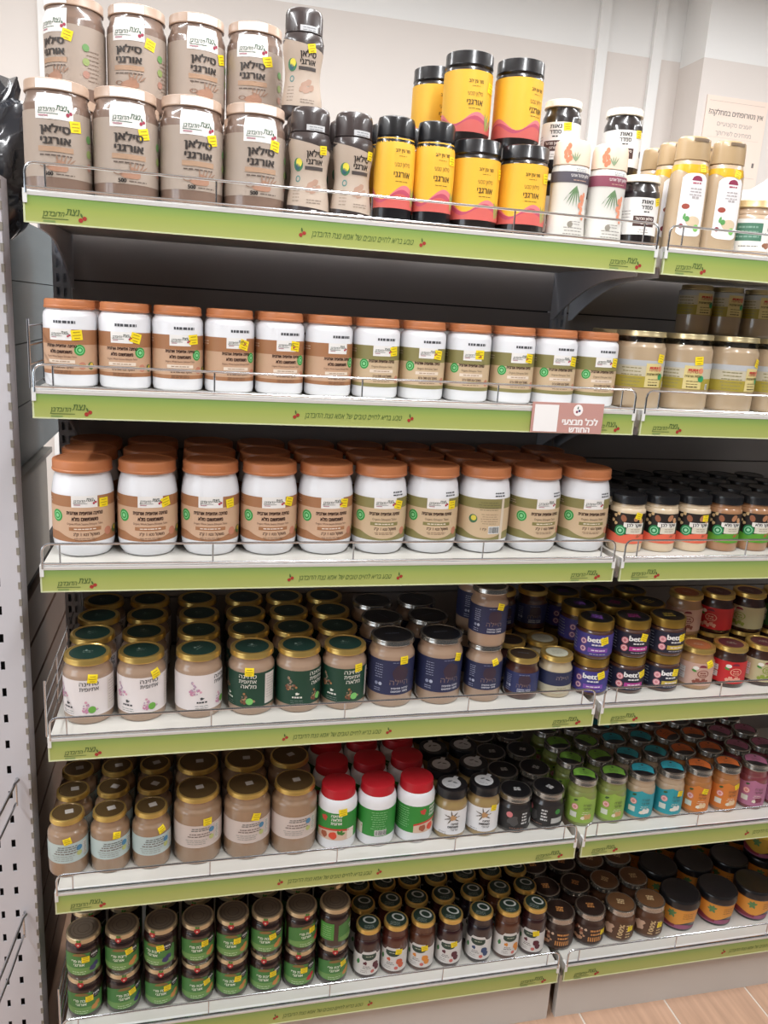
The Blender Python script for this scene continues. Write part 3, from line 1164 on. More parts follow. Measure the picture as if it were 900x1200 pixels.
def k_jam(nm, fruit):
    R, H = 31.5, 88
    lidt = mat('brown_lid_top', '#6f6254', .4, .3)
    k = glass_kind(nm, R, H, 9, food('dark_jam', '#230f0d'), mat('pale_gold_lid', '#d3c3a2', .28, .85), lidt, neck=29, sh=68, lid_r=30.5, inset=.5)
    q = Sheet(k.ltop)
    for r in (10, 17, 23):
        q.ring(0, 0, r, r + 1.0, '#4a3e30', .8, n=24)
    k.part('lid_grooves', q.mesh(nm + '_lidrings'), k.lid)
    q = Sheet(k.lside)
    q.disc(0, 79, 5.6, '#b3262d', 3, wob=.12, n=12)
    q.disc(0, 78, 2, '#e0bcae', 4, n=8)
    q.leaf(-1, 83, 7, 4, 100, '#4d8a3c', 3)
    q.leaf(1, 83, 6, 4, 60, '#4d8a3c', 3)
    k.part('seal_flower', q.mesh(nm + '_seal'), k.lid)
    sh = Sheet(cyl(R))
    sh.band(-38, 42, lambda s: 12 + 4 * (abs(s - 2) / 40) ** 2 * 1.0, lambda s: 60 - 8 * (abs(s - 2) / 40) ** 2, '#477f40', 1.2, n=16)
    i = k.part('label', sh.mesh(nm + '_label'))
    p = Sheet(cyl(R))
    p.band(-36, 38, lambda s: 14 + 4 * (abs(s - 2) / 40) ** 2, lambda s: 28 - 3 * (abs(s - 2) / 40) ** 2, '#6f9a55', 2, n=16)
    p.band(-12, 14, 54, lambda s: 54 + 6 * math.sqrt(max(0, 1 - ((s - 1) / 13) ** 2)), '#8a6a3a', 3, n=8)
    p.text('ריבת פרי', 0, 43, 6.2, '#e6efdc', 3, bold=.03, width=27)
    p.text('אורגני', 0, 35, 6, '#e6efdc', 3, bold=.03, width=19)
    p.lines(0, 20, 30, 2, 4.5, '#cfe0bd', 3, 1.2, 4)
    p.disc(24, 24, 6, fruit, 3, wob=.08, rot=30)
    p.disc(30, 30, 5, fruit, 3, wob=.08)
    p.disc(28, 52, 9, '#1f1a1b', 3, n=16)
    p.text('100%', 28, 53, 4, '#e6e6e6', 4, bold=.02, width=12)
    p.lines(28, 48, 10, 1, 3, '#bdbdbd', 4, .9, 3)
    p.rect(-62, 38, 30, 38, '#4f9a42', 2)
    p.lines(-62, 50, 22, 6, 5, '#a9cf98', 3, 1, 5)
    k.part('print', p.mesh(nm + '_print'), i)
    k.stick = (15, 48)
    return k


def k_slim(nm, contents, fruit):
    R, H = 27, 114
    k = glass_kind(nm, R, H, 9.5, contents, GOLD, mat('slim_lid_green', '#24352c', .35), neck=24, sh=86, lid_r=25, inset=.4)
    q = Sheet(k.ltop)
    q.disc(0, 0, 20.5, mat('slim_lid_green', '#24352c', .35), .4, n=24)
    q.ring(3, 6, 9.5, 13.5, '#b9bcb8', 1.4, sq=.7, rot=-15)
    q.lines(-1, -9, 24, 3, 3.6, '#8d968f', 1.4, 1.0, 3)
    k.part('lid_print', q.mesh(nm + '_lidprint'), k.lid)
    sh = Sheet(cyl(R))
    sh.band(-56, 56, 11, lambda s: 66 - 8 * math.sin(math.pi * min(1, abs(s) / 52)) if abs(s) > 14 else 66, '#d8d5d2', 1.2, n=26)
    i = k.part('label', sh.mesh(nm + '_label'))
    p = Sheet(cyl(R))
    p.band(-15, 15, lambda s: 52 - 6 * math.sqrt(max(0, 1 - (s / 15) ** 2)), lambda s: 60, '#2c4034', 2.4, n=10)
    p.lines(0, 55, 18, 1, 4, '#b9bda9', 3.4, 1.6, 3)
    p.disc(14, 34, 7, fruit, 3, wob=.05)
    p.disc(18, 25, 6, fruit, 3, wob=.05)
    p.disc(-8, 39, 4, fruit, 3, wob=.15)
    p.lines(-4, 31, 18, 2, 4, '#55524f', 3, 1.3, 4)
    p.disc(8, 19, 4, '#c96b62', 3)
    p.lines(-10, 21, 14, 2, 4, '#8d8985', 3, 1, 5)
    p.leaf(-24, 34, 14, 7, 80, '#3f7a45', 3)
    k.part('print', p.mesh(nm + '_print'), i)
    k.stick = (12, 58)
    return k


def k_choco(nm, base, titlec, lidtop, plain):
    R, H = 35.5, 76
    k = glass_kind(nm, R, H, 12, food(nm + '_paste', base), SILVER, lidtop, neck=31, sh=54, lid_r=33.5, inset=.5)
    q = Sheet(k.ltop)
    q.disc(0, 0, 28, lidtop, .4, n=24)
    for y in (6, 1, -4):
        q.lines(0, y, 18, 1, 4, titlec, 2, 3.2, int(20 + y))
    k.part('lid_print', q.mesh(nm + '_lidprint'), k.lid)
    i, p = label(k, 8, 50, base)
    if plain:
        p.text('100%', 2, 29, 11, titlec, 3, bold=.03, width=34, rot=82)
        p.lines(18, 42, 12, 5, 7, titlec, 3, 3, 6)
        p.disc(-26, 30, 12, '#c9a58c', 2.6, wob=.2)
    else:
        for y, w in ((40, 30), (31, 30)):
            p.lines(8, y, w, 1, 5, titlec, 3, 4.4, y)
        for q in range(7):
            p.rect(-7 + q * 4.6, 19, 2.6, 11, titlec, 3)
        r = random.Random(5)
        for _ in range(12):
            p.disc(-28 + r.uniform(-14, 14), 28 + r.uniform(-16, 16), r.uniform(2.5, 4.5), r.choice(['#b98a6a', '#d2b49a', '#8a4f3a']), 3, wob=.1)
    k.part('print', p.mesh(nm + '_print'), i)
    k.stick = (26, 34)
    return k


def k_tub(nm='spread_tub', lab='#e39a3c', lidm=None):
    k = Kind(nm, 45, 78)
    P = [(33, 1), (36, 0), (37.5, 2), (43, 62), (42, 64)]
    k.prof = P
    k.part('tub_body', lathe(nm + '_body', [(a, b, 0) for a, b in P], [BLACKP]))
    k.lid = k.part('lid', lathe(nm + '_lid', [(43, 60, 0), (45, 60, 0), (45.6, 62, 0), (45, 64, 0), (44.6, 74, 0), (43, 77, 0), (40, 78, 0), (38, 77, 0), (0, 77, 0)], [lidm or BLACKP], 36))
    sf = cyl(40, P)
    sh = Sheet(sf)
    sh.band(-math.pi * 40, math.pi * 40, lambda s: 19 + 5 * math.sin(s / 13), 59, lab, 1.2, n=40, m=2)
    i = k.part('label', sh.mesh(nm + '_label'))
    p = Sheet(sf)
    p.band(-math.pi * 40, math.pi * 40, 6, lambda s: 14 + 4 * math.sin(s / 13 + 1), '#a05a7a', 1.2, n=40, m=2)
    p.band(-math.pi * 40, -12, 10, lambda s: 20 + 4 * math.sin(s / 11), '#8a2f3c', 2, n=18)
    for a in (30, 80, 130, 180, 240, 300):
        p.leaf(-20, 44, 11, 6, a, '#5f8a55', 3)
    p.lines(16, 48, 30, 3, 6, '#8a5a24', 3, 1.4, 4)
    k.part('print', p.mesh(nm + '_print'), i)
    k.stick = None
    return k


# ------------------------------------------------------------------ the shop shell
def structure(name, me, parent=None, loc=None):
    o = obj(name, me, parent, loc)
    if parent is None:
        o['kind'] = 'structure'
    return o


WALLB = mat('beige_wall_paint', '#e1d9d3', .7, noise=.02, nscale=3)
WALLW = mat('white_wall_paint', '#efeeec', .65, noise=.015, nscale=3)
GROUT = mat('floor_joint', '#cfc4b8', .8)
WOOD = mat('wood_look_tile', '#b8957d', .35, noise=.28, nscale=9, stretch=(9, .7, 1), bump=.15)

YW = 2.0
m = MB().box(-3.0, 5.0, YW, YW + .12, 0, 2.545, WALLB).box(-3.0, 5.0, YW, YW + .12, 2.545, 2.85, WALLW)
wall = structure('wall_back', m.mesh('wall_back'))
for x in (-.27, 1.812, 2.055):
    structure('wall_strip', MB().box(x - .022, x + .022, YW - .02, YW - .0005, 0, 2.85, WALLW).mesh('wall_strip'), wall)
m = MB().box(2.175, 3.4, 1.83, YW - .001, 0, 2.52, WALLB).box(2.175, 3.4, 1.83, YW - .001, 2.52, 2.85, WALLW)
pillar = structure('wall_pillar', m.mesh('wall_pillar'))
m = MB()
for a in ((-4.0, -2.35, 0, 2.85), (-1.15, YW, 0, 2.85), (-2.35, -1.15, 0, .5), (-2.35, -1.15, 2.6, 2.85)):
    m.box(-3.0, -2.9, a[0], a[1], a[2], a[3], WALLB)
structure('wall_left', m.mesh('wall_left'))  # wall out of view, opening left for the assumed window
m = MB()
for a in ((-2.35, -2.29, .5, 2.6), (-1.21, -1.15, .5, 2.6), (-2.29, -1.21, .5, .56), (-2.29, -1.21, 2.54, 2.6)):
    m.box(-2.98, -2.89, a[0], a[1], a[2], a[3], WHITEP)
wn = structure('assumed_window_1', m.mesh('assumed_window_1'))  # unseen window, assumed, added as a frame for the side light
structure('pane', MB().box(-2.95, -2.944, -2.29, -1.21, .56, 2.54, GLASS).mesh('assumed_window_pane'), wn)
structure('ceiling', MB().box(-3.0, 5.0, -4.0, YW + .12, 2.85, 3.12, WALLW).mesh('ceiling'))
m = MB().box(-3.0, 5.0, -4.0, YW + .12, -.1, -.0012, GROUT)
floor = structure('floor', m.mesh('floor'))
plank = MB().box(.0025, .2075, .0025, 1.1975, -.006, 0, WOOD).mesh('floor_plank')
for i in range(16):
    for j in range(3):
        x = -.62 + .21 * i
        y = -2.3 + 1.2 * j - (.4 * (i % 3))
        o = structure('plank', plank, floor, (x, y, 0))
for (lx, ly), (sx, sy) in list(zip(ASSUMED_LAMPS, [(.2, 1.95)] * 3)) + [((.9, 1.0), (4.25, .2))]:
    t = thing('assumed_ceiling_lamp', None, 'lamp', (lx, ly, 2.85))  # housings of the assumed lamps, none of them in view
    obj('housing', MB().box(-sx / 2, sx / 2, -sy / 2, sy / 2, -.055, -.0005, WHITEP).mesh('assumed_lamp_housing'), t)
    t['group'] = 'assumed ceiling lamps'
    t['label'] = {-1.15: 'assumed long white ceiling lamp over the left of the aisle', .75: 'assumed long white ceiling lamp above the middle of the aisle',
                  2.65: 'assumed long white ceiling lamp over the right of the aisle', .9: 'assumed long white ceiling lamp behind the shelves, parallel to the wall'}[lx]

# poster on the pillar
t = thing('poster', 'pale peach poster with Hebrew text on the wall at upper right', 'poster', (2.352, 1.829, 2.19))
t.location.x = 2.352
obj('paper', MB().box(-.140, .140, -.004, 0, -.23, .20, mat('peach_paper', '#f3ded0', .6)).mesh('poster_paper'), t)
p = Sheet(front(-4.0), .4)
p.text('אין נטורופתים במחלקה?', 0, 140, 20, '#77706c', 1, bold=.02, width=250)
p.text('יועצים מקצועיים', 0, 100, 17, '#a59c98', 1, width=160)
p.text('ממתינים לשירותך', 0, 66, 17, '#a59c98', 1, width=165)
p.lines(0, 36, 120, 1, 5, '#b9aca4', 1, 5, 2)
p.rect(0, 182, 255, 1.5, '#cdb9ac', 1)
p.rect(0, 50, 240, 1.2, '#dcc9bc', 1)
p.rect(20, -90, 215, 1.5, '#cdb9ac', 1)
p.rect(112, -40, 10, 18, '#77706c', 1)
obj('print', p.mesh('poster_print', False), t)

# ------------------------------------------------------------------ shelving
ZB = [1.557, 1.2828, 1.0099, .7139, .4164, .1106]        # underside of each price strip
ZT = [z + .043 for z in ZB]                                # shelf deck
YBACK = .372
SHELFNAME = ['top', 'second', 'third', 'fourth', 'fifth', 'bottom']
BAYS = [(0.0, .9855, 'left'), (.9985, 1.984, 'right')]


def strip_material():
    m = bpy.data.materials.new('green_price_strip')
    m.use_nodes = True
    nt = m.node_tree
    b = nt.nodes['Principled BSDF']
    tc = nt.nodes.new('ShaderNodeTexCoord')
    sp = nt.nodes.new('ShaderNodeSeparateXYZ')
    rp = nt.nodes.new('ShaderNodeValToRGB')
    rp.color_ramp.elements[0].position = 0.0
    rp.color_ramp.elements[0].color = lin('#adb46a')
    e = rp.color_ramp.elements.new(.55)
    e.color = lin('#a0ae5c')
    rp.color_ramp.elements[1].position = 0.55
    rp.color_ramp.elements[-1].position = 1.0
    rp.color_ramp.elements[-1].color = lin('#7d9f56')
    nt.links.new(tc.outputs['Generated'], sp.inputs[0])
    nt.links.new(sp.outputs['Z'], rp.inputs[0])
    nt.links.new(rp.outputs[0], b.inputs['Base Color'])
    b.inputs['Roughness'].default_value = .3
    b.inputs['Coat Weight'].default_value = .4
    return m


STRIP = strip_material()
STRIPEDGE = mat('strip_clear_edge', '#cfd5ae', .25, coat=.5)


def strip_prints():
    g = '#4c6632'
    p = Sheet(front(-2.2), .25)
    p.logo(0, 15, 58, g, 1, '#a3342c', '#7d9455')
    a = p.mesh('strip_mark', False)
    p = Sheet(front(-2.2), .25)
    p.text('טבע בריא לחיים טובים של אמא נצת הדובדבן', 0, 17, 9, g, 1, shear=.35, width=160)
    b = p.mesh('strip_tagline', False)
    p = Sheet(front(-2.2), .25)
    p.disc(-2, 14, 2.8, '#a3342c', 1)
    p.disc(3, 17, 2.8, '#a3342c', 1)
    p.leaf(0, 18, 7, 2.6, 100, g, 1)
    return a, b, p.mesh('strip_cherry', False)


def rail_meshes(w):
    zt = .043
    r = .006
    a, b, z0, z1 = .004, w - .004, zt + .004, zt + .036

    def corner(cx, cz, a0, a1):
        return [(cx + .012 * math.cos(R_(t)), -.003, cz + .012 * math.sin(R_(t))) for t in (a0, (a0 * 2 + a1) / 3, (a0 + a1 * 2) / 3, a1)]
    pts = [(a, -.003, zt - .004)] + corner(a + .012, z1 - .012, 180, 90) + corner(b - .012, z1 - .012, 90, 0) + [(b, -.003, zt - .004)]
    loop = MB().tube(pts, .0019, CHROME, 8).tube([(a, -.003, z0), (b, -.003, z0)], .0017, CHROME, 6).mesh('rail_wire', True)
    up = MB().tube([(0, -.0012, z0 - .002), (0, -.0012, z1)], .0015, CHROME, 6).mesh('rail_upright', True)
    return loop, up


w0 = BAYS[0][1] - BAYS[0][0]
SMARK, STAG, SCHERRY = strip_prints()
RLOOP, RUP = rail_meshes(w0)
m = MB().box(.003, w0 - .003, .002, YBACK - .014, .013, .043, SHELFW)
m.box(.003, w0 - .003, .002, .010, .006, .02, SHELFW)
DECK = m.mesh('shelf_deck')
LIP = MB().prism_x([(-.0025, .0365), (.006, .0365), (.008, .0434), (.002, .0442), (-.0035, .0415)], 0, w0, LIPW).mesh('shelf_lip')
STRIPM = MB().box(0, w0, -.002, .0015, .002, .0365, STRIP).mesh('strip')
SEDGE = MB().box(0, w0, -.0026, .002, 0, .002, STRIPEDGE).box(0, .0025, -.0024, .002, .002, .0365, STRIPEDGE).box(w0 - .0025, w0, -.0024, .002, .002, .0365, STRIPEDGE).mesh('strip_edge')
pts = [(YBACK - .014, .012), (.03, .012), (.03, -.004)]
for k in range(9):
    u = k / 8
    y = .10 + u * (YBACK - .13)
    pts.append((y, -.006 - .075 * u ** 1.8))
pts += [(YBACK - .014, -.083)]
BRK = MB().prism_x([(y, z) for y, z in pts], -.0015, .0015, GREYP).mesh('bracket')
CLIP = MB().box(-.0028, .0028, -.0042, .01, .026, .045, LIPW).mesh('end_clip')


def shelf(bay, lv):
    x0, x1, bn = BAYS[bay]
    t = thing('store_shelf', '%s shelf of the %s bay, white deck with green price strip' % (SHELFNAME[lv], bn), 'shelf', (x0, 0, ZB[lv]), group='gondola shelves')
    obj('deck', DECK, t)
    obj('deck_lip', LIP, t)
    s = obj('price_strip', STRIPM, t)
    obj('strip_edge', SEDGE, s)
    for x in (.052, w0 - .058):
        obj('shop_mark', SMARK, s, (x, 0, 0))
    obj('tagline', STAG, s, (.49 * w0, 0, 0))
    for x in (-.094, .094):
        obj('cherry_mark', SCHERRY, s, (.49 * w0 + x, 0, 0))
    rl = obj('wire_rail', RLOOP, t)
    for x in (.03, .262, .494, .726, .956):
        obj('rail_upright', RUP, rl, (x, 0, 0))
    if lv < 5:
        for x in (.014, w0 - .014):
            obj('bracket', BRK, t, (x, 0, 0))
    for x in (.0028, w0 - .0028):
        obj('end_clip', CLIP, t, (x, 0, 0))
    if bay == 0 and lv in (1, 3, 5):       # low wire fence on the open left end
        g = MB()
        for h in (.006, .034, .062, .09):
            g.tube([(-.002, .004, .043 + h), (-.002, YBACK - .04, .043 + h)], .0014, CHROME, 6)
        for y in (.004, .12, .24):
            g.tube([(-.002, y, .043), (-.002, y, .143 if y < .01 else .135)], .0018, CHROME, 6)
        obj('side_fence', g.mesh('side_fence', True), t)
    return t


for bay in (0, 1):
    for lv in range(6):
        shelf(bay, lv)


def upright_mesh(z1):
    m = MB()
    ww, y0 = .030, YBACK - .013
    cols = [(-.009, -.003), (.003, .009)]
    z = 0.0
    # front plate with real slots: three solid bars, and bridges between the slots
    for a, b in ((-ww / 2, -.009), (-.003, .003), (.009, ww / 2)):
        m.box(a, b, y0, y0 + .002, 0, z1, GREYP)
    n = int(z1 / .025)
    for a, b in cols:
        for k in range(n + 1):
            za, zb = k * .025, min(k * .025 + .010, z1)
            if zb > za:
                m.box(a, b, y0, y0 + .002, za, zb, GREYP)
    m.box(-ww / 2, -ww / 2 + .002, y0 + .002, YBACK + .03, 0, z1, GREYP)
    m.box(ww / 2 - .002, ww / 2, y0 + .002, YBACK + .03, 0, z1, GREYP)
    m.box(-ww / 2, ww / 2, YBACK + .028, YBACK + .03, 0, z1, GREYP)
    return m.mesh('slotted_upright')


UPR = upright_mesh(1.585)
for bay in (0, 1):
    x0, x1, bn = BAYS[bay]
    t = thing('shelving_frame', '%s bay frame with charcoal back panels, and slotted upright' % bn, 'shelving', (x0, 0, 0), group='gondola frames')
    obj('upright', UPR, t, (-.0065, 0, 0))
    if bay == 1:
        obj('upright', UPR, t, (w0 + .0065, 0, 0))
    pm = MB().box(.010, w0 - .010, YBACK, YBACK + .016, .0015, .1035, DARKP).mesh('back_panel')
    for k in range(15):
        obj('back_panel', pm, t, (0, 0, .02 + k * .105 - .0))
    obj('panel_backing', MB().box(.012, w0 - .012, YBACK + .010, YBACK + .02, .02, 1.59, mat('panel_joint_dark', '#2a2a2c', .6)).mesh('panel_backing'), t)
    pl = thing('shelf_plinth', 'grey beige plinth plate under the %s bay' % bn, 'plinth', (x0, 0, 0))
    obj('plinth_plate', MB().box(.002, w0 - .004, .015, .03, 0, .1095, mat('plinth_enamel', '#d0cdc8', .4, noise=.03, nscale=6)).mesh('plinth'), pl)

# promotion card hanging over the strip of the second shelf
t = thing('promo_card', 'dusty pink promotion card hung on the green strip of the second shelf', 'sign', (.855, -.0055, ZB[1]))
obj('card', MB().box(-.0665, .0665, -.0012, 0, .001, .053, mat('dusty_pink_card', '#c2938b', .5)).mesh('promo_board'), t)
p = Sheet(front(-1.3), .2)
p.rect(-40, 26, 44, 46, '#f1efee', 1)
p.text('לכל מבצעי', 24, 20, 11, '#f4efee', 1, bold=.05, width=66)
p.text('החודש', 24, 7, 10, '#f4efee', 1, bold=.05, width=38)
p.disc(18, 41, 9, '#f6f2f1', 1, ry=10)
p.disc(16, 38, 2.2, '#8a2f4a', 2)
p.disc(20.5, 40, 2.2, '#3a3f6a', 2)
p.leaf(17, 42, 6, 2.4, 80, '#3a5a50', 2)
obj('print', p.mesh('promo_print', False), t)

# ------------------------------------------------------------------ filling the shelves
ORD = ['first', 'second', 'third', 'fourth', 'fifth', 'sixth', 'seventh', 'eighth', 'ninth', 'tenth', 'eleventh', 'twelfth']
ROW = ['front row', 'second row', 'third row', 'fourth row', 'fifth row', 'sixth row']
STICKERS = {}


def sticker_mesh(k, ds, dt, rot):
    key = (k.name, ds, dt, rot)
    if key not in STICKERS:
        surf = cyl(k.R, [(p[0], p[1]) for p in k.prof], k.ecc)
        p = Sheet(surf)
        s, t = k.stick[0] + ds, k.stick[1] + dt
        w, h = (16, 15) if k.R > 36 else (13.5, 12.5)
        nn = 5
        ca, sa = math.cos(R_(rot)), math.sin(R_(rot))
        P, F = [], []
        for i in range(nn + 1):
            for j in range(nn + 1):
                x, y = w * (i / nn - .5), h * (j / nn - .5)
                P.append((s + x * ca - y * sa, t + x * sa + y * ca))
        for i in range(nn):
            for j in range(nn):
                a = i * (nn + 1) + j
                F.append((a, a + nn + 1, a + nn + 2, a + 1))
        p.add(P, F, YELLOW, 4)
        for yy, ww in ((h * .28, w * .6), (-h * .02, w * .75), (-h * .30, w * .5)):
            p.rect(s - yy * sa, t + yy * ca, ww, 1.1, '#b39a1c', 5, rot)
        STICKERS[key] = p.mesh(k.name + '_price')
    return STICKERS[key]


N_THINGS = [0]


def place(k, name, cat, x, y, z, rz, lab, group, stick=None):
    t = thing(name, lab, cat, (x, y, z), rz, group)
    made = []
    for pn, me, par in k.parts:
        made.append(obj(pn, me, t if par is None else made[par]))
    if stick and k.stick:
        obj('price_sticker', sticker_mesh(k, *stick), t)
    N_THINGS[0] += 1
    return t


def row(k, name, noun, lv, xs, cat='jar', front_y=.034, rows=1, pitch=None, level=0, levels=1, rots=None, stick=.75, bay='', y0row=0, where=None, jx=.0, first=0, total=None, depth0=None, zbase=None):
    """one kind of ware: columns at xs, `rows` deep, `levels` high"""
    R = k.R / 1000
    pitch = pitch or 2 * R * k.ecc + .0025
    yc = depth0 if depth0 is not None else front_y + R * k.ecc
    for r in range(y0row, y0row + rows):
        for l in range(level, level + levels):
            for i, x in enumerate(xs):
                rr = rots[i] if (rots and r == 0) else rng.uniform(-22, 22) + (0 if r == 0 else rng.choice([0, 0, 30, -30]))
                rr = (rr if k.ecc == 1 or r == 0 else rng.uniform(-4, 4)) - .6 * math.degrees(math.atan2(x - .231, 1.3)) * (1 if k.ecc == 1 else .35)
                st = None
                if r == 0 and (stick if isinstance(stick, float) else stick[i]):
                    if not isinstance(stick, float) or rng.random() < stick:
                        st = (rng.choice([-6, -3, 0, 3, 6]), rng.choice([-2, 0, 2]), rng.choice([-16, -8, 0, 6, 14]))
                lab = noun
                if len(xs) > 1 or first or total:
                    lab += ', %s from left' % ORD[i + first]
                if levels + level > 1:
                    lab += ' on %s level' % ['lower', 'upper'][l]
                lab += ', %s' % (where if where else ROW[r])
                lab += ', %s shelf' % SHELFNAME[lv] + (' ' + bay if bay else '')
                z = (ZT[lv] if zbase is None else zbase) + l * k.H / 1000 + .0002
                xx = x + (rng.uniform(-jx, jx) if r else 0)
                place(k, name, cat, xx, yc + r * pitch, z, R_(rr), lab, noun.split(',')[0] + ' on the %s shelf' % SHELFNAME[lv], st)


# ---- top shelf
S = k_silan()
row(S, 'date_syrup_jar', 'beige date syrup jar', 0, [.037, .132, .227, .322], rows=3, rots=[-4, 4, 10, 8], stick=[1, 1, 1, 1])
row(S, 'date_syrup_jar', 'beige date syrup jar stacked on others', 0, [.045, .140, .234, .329], depth0=.232, where='upper level', zbase=ZT[0] + .1545, rots=[-45, -18, 12, -8], stick=[1, 1, 1, 1])
B = k_silan_bottle()
row(B, 'date_syrup_bottle', 'beige squeeze bottle with dark brown cap', 0, [.404, .472], cat='bottle', rows=3, pitch=.057, rots=[2, 14], stick=[1, 1])
row(B, 'date_syrup_bottle', 'beige squeeze bottle raised behind the syrup jars', 0, [.400], cat='bottle', depth0=.150, where='upper level', zbase=ZT[0] + .1605, rots=[2], stick=[1])
YB, YJ = k_yellow_bottle(), k_yellow_jar()
row(YB, 'yellow_syrup_bottle', 'yellow squeeze bottle with black cap', 0, [.5395, .6055], cat='bottle', rows=2, rots=[8, 6], stick=[0, 1])
row(YJ, 'yellow_syrup_jar', 'yellow label jar with black lid', 0, [.680, .764], rows=3, rots=[12, 8], stick=[1, 1])
row(YJ, 'yellow_syrup_jar', 'yellow label jar stacked on others', 0, [.675, .766], depth0=.135, where='upper level', zbase=ZT[0] + .1425, rots=[6, 34], stick=[1, 0])
row(YJ, 'yellow_syrup_jar', 'yellow jar half hidden behind the stacked pair', 0, [.648], depth0=.238, where='upper level', zbase=ZT[0] + .1425, rots=[20], stick=[0])
WB1 = k_white_bottle('ivory_bottle_dark', '#57525c', "סילאן מג'הול אורגני")
WB2 = k_white_bottle('ivory_bottle_wine', '#8f4a5c', 'סילאן דקל אורגני')
row(WB1, 'ivory_syrup_bottle', 'ivory bottle with dark grey band and peach cap', 0, [.8425], cat='bottle', rots=[6], stick=[0])
row(WB2, 'ivory_syrup_bottle', 'ivory bottle with wine red band and peach cap', 0, [.912], cat='bottle', rots=[6], stick=[0])
D = k_date_jar()
row(D, 'dark_syrup_jar', 'black syrup jar with white label and cream lid', 0, [.982], front_y=.04, rots=[4], stick=[1])
for x, y, nm in ((.857, .150, 'black syrup jar beside the yellow stack'), (.926, .150, 'black syrup jar hidden behind ivory bottles'), (.995, .150, 'black syrup jar under the raised one')):
    row(D, 'dark_syrup_jar', nm, 0, [x], depth0=y, where='lower level', rots=[0], stick=[0])
for x, nm, rz in ((.857, 'raised black syrup jar just right of yellow jars', -35), (.976, 'raised black syrup jar above the cream lidded one', -10)):
    row(D, 'dark_syrup_jar', nm, 0, [x], depth0=.150, where='upper level', zbase=ZT[0] + .1195, rots=[rz], stick=[1])
row(D, 'dark_syrup_jar', 'black syrup jar peeking between two raised ones', 0, [.955], depth0=.23, where='back', zbase=ZT[0] + .1195 - .1193, rots=[0], stick=[0])
T = k_tall_bottle()
row(T, 'tahini_squeeze_bottle', 'tall tan squeeze bottle with white label', 0, [1.064, 1.134], cat='bottle', rows=3, pitch=.0545, rots=[4, 6], stick=[1, 1], bay='right bay')
CJ = k_carob_jar()
row(CJ, 'nut_spread_jar', 'low jar with green and white label', 0, [1.208, 1.288], rots=[4, 0], stick=[0, 0], bay='right bay')

# ---- second shelf
TB5, TO5 = tahini_plastic('tahini_brown_small', 39.3, 130, 14, False, 'brown'), tahini_plastic('tahini_olive_small', 39.3, 130, 14, False, 'olive')
xs2 = [.046, .126, .206, .287, .368, .449]
row(TB5, 'tahini_jar', 'white tahini jar, brown label, copper lid', 1, xs2, rows=2, rots=[-22, -8, 4, 14, 12, 18], stick=[1, 1, 1, 1, 1, 0])
xs2 = [.530, .611, .693, .775, .855, .935]
row(TO5, 'tahini_jar', 'white tahini jar, olive label, copper lid', 1, xs2, rows=2, rots=[10, 8, 4, 12, 12, 14], stick=[1, 1, 1, 1, 1, 1])
RT = k_raw_tahini()
row(RT, 'raw_tahini_jar', 'pale tahini glass jar, gold lid', 1, [1.026, 1.124, 1.222, 1.320], rows=2, rots=[14, -6, 30, 22], stick=[1, 1, 1, 0], bay='right bay')
RS = k_raw_tahini('raw_jar_small', 33.5, 97)
row(RS, 'raw_tahini_jar', 'small tahini jar on back jars', 1, [1.240, 1.312, 1.392], depth0=.25, where='upper level', zbase=ZT[1] + .1375, stick=0.0, bay='right bay', rots=[5, 5, 0])

# ---- third shelf
TB1, TO1, TOB = tahini_plastic('tahini_brown_big', 48, 157, 19, True, 'brown'), tahini_plastic('tahini_olive_big', 48, 157, 19, True, 'olive'), tahini_plastic('tahini_olive_back', 48, 157, 19, True, 'olive', True)
row(TB1, 'large_tahini_jar', 'large white tahini jar, brown label, copper lid', 2, [.056, .157, .259, .358, .456], rows=3, rots=[2, 4, -2, 6, 10], stick=[1, 1, 1, 1, 1], jx=.0)
xo = [.554, .651, .850, .951]
row(TO1, 'large_tahini_jar', 'large white tahini jar, olive label front', 2, xo, rows=1, rots=[6, 6, 20, 14], stick=[1, 1, 0, 0])
row(TOB, 'large_tahini_jar', 'large white tahini jar turned to its barcode side', 2, [.750], rows=1, rots=[0], stick=[0])
row(TO1, 'large_tahini_jar', 'large white tahini jar, olive label behind', 2, [.554, .652, .750, .850, .949], rows=2, y0row=1)
AR, AG = k_almond(True), k_almond(False)
row(AR, 'almond_spread_jar', 'almond spread jar with red label', 2, [1.040, 1.110, 1.181], rows=4, rots=[-4, 0, -2], stick=[1, 0, 1], bay='right bay', jx=.001)
row(AG, 'almond_spread_jar', 'almond spread jar with green label', 2, [1.251, 1.321, 1.391, 1.461], rows=4, rots=[0, 0, 4, 4], stick=[0, 0, 1, 0], bay='right bay', jx=.001)

# ---- fourth shelf
EW, EG = k_ethiopian(False), k_ethiopian(True)
row(EW, 'tahini_glass_jar', 'tahini jar with white floral label', 3, [.056, .144, .241], rows=4, rots=[-8, 8, 50], stick=[1, 1, 0], jx=.002)
row(EG, 'tahini_glass_jar', 'tahini jar with dark green label', 3, [.334, .419, .504], rows=4, rots=[-22, 38, 8], stick=[1, 0, 1], jx=.0006)
taupe = food('tahini_taupe', '#a58a74')
NT = k_navy('navy_tall', 43.5, 130, SILVER, BLACKP, taupe, t0=26, t1=94)
row(NT, 'navy_tahini_jar', 'tall navy label jar with silver lid', 3, [.594, .689], rows=3, rots=[10, 16], stick=[1, 1])
NS = k_navy('navy_slim', 36, 113, SILVER, BLACKP, taupe, t0=26, t1=80)
row(NS, 'navy_tahini_jar', 'slim navy label jar with silver lid', 3, [.777], rows=2, levels=2, rots=[4], stick=[1])
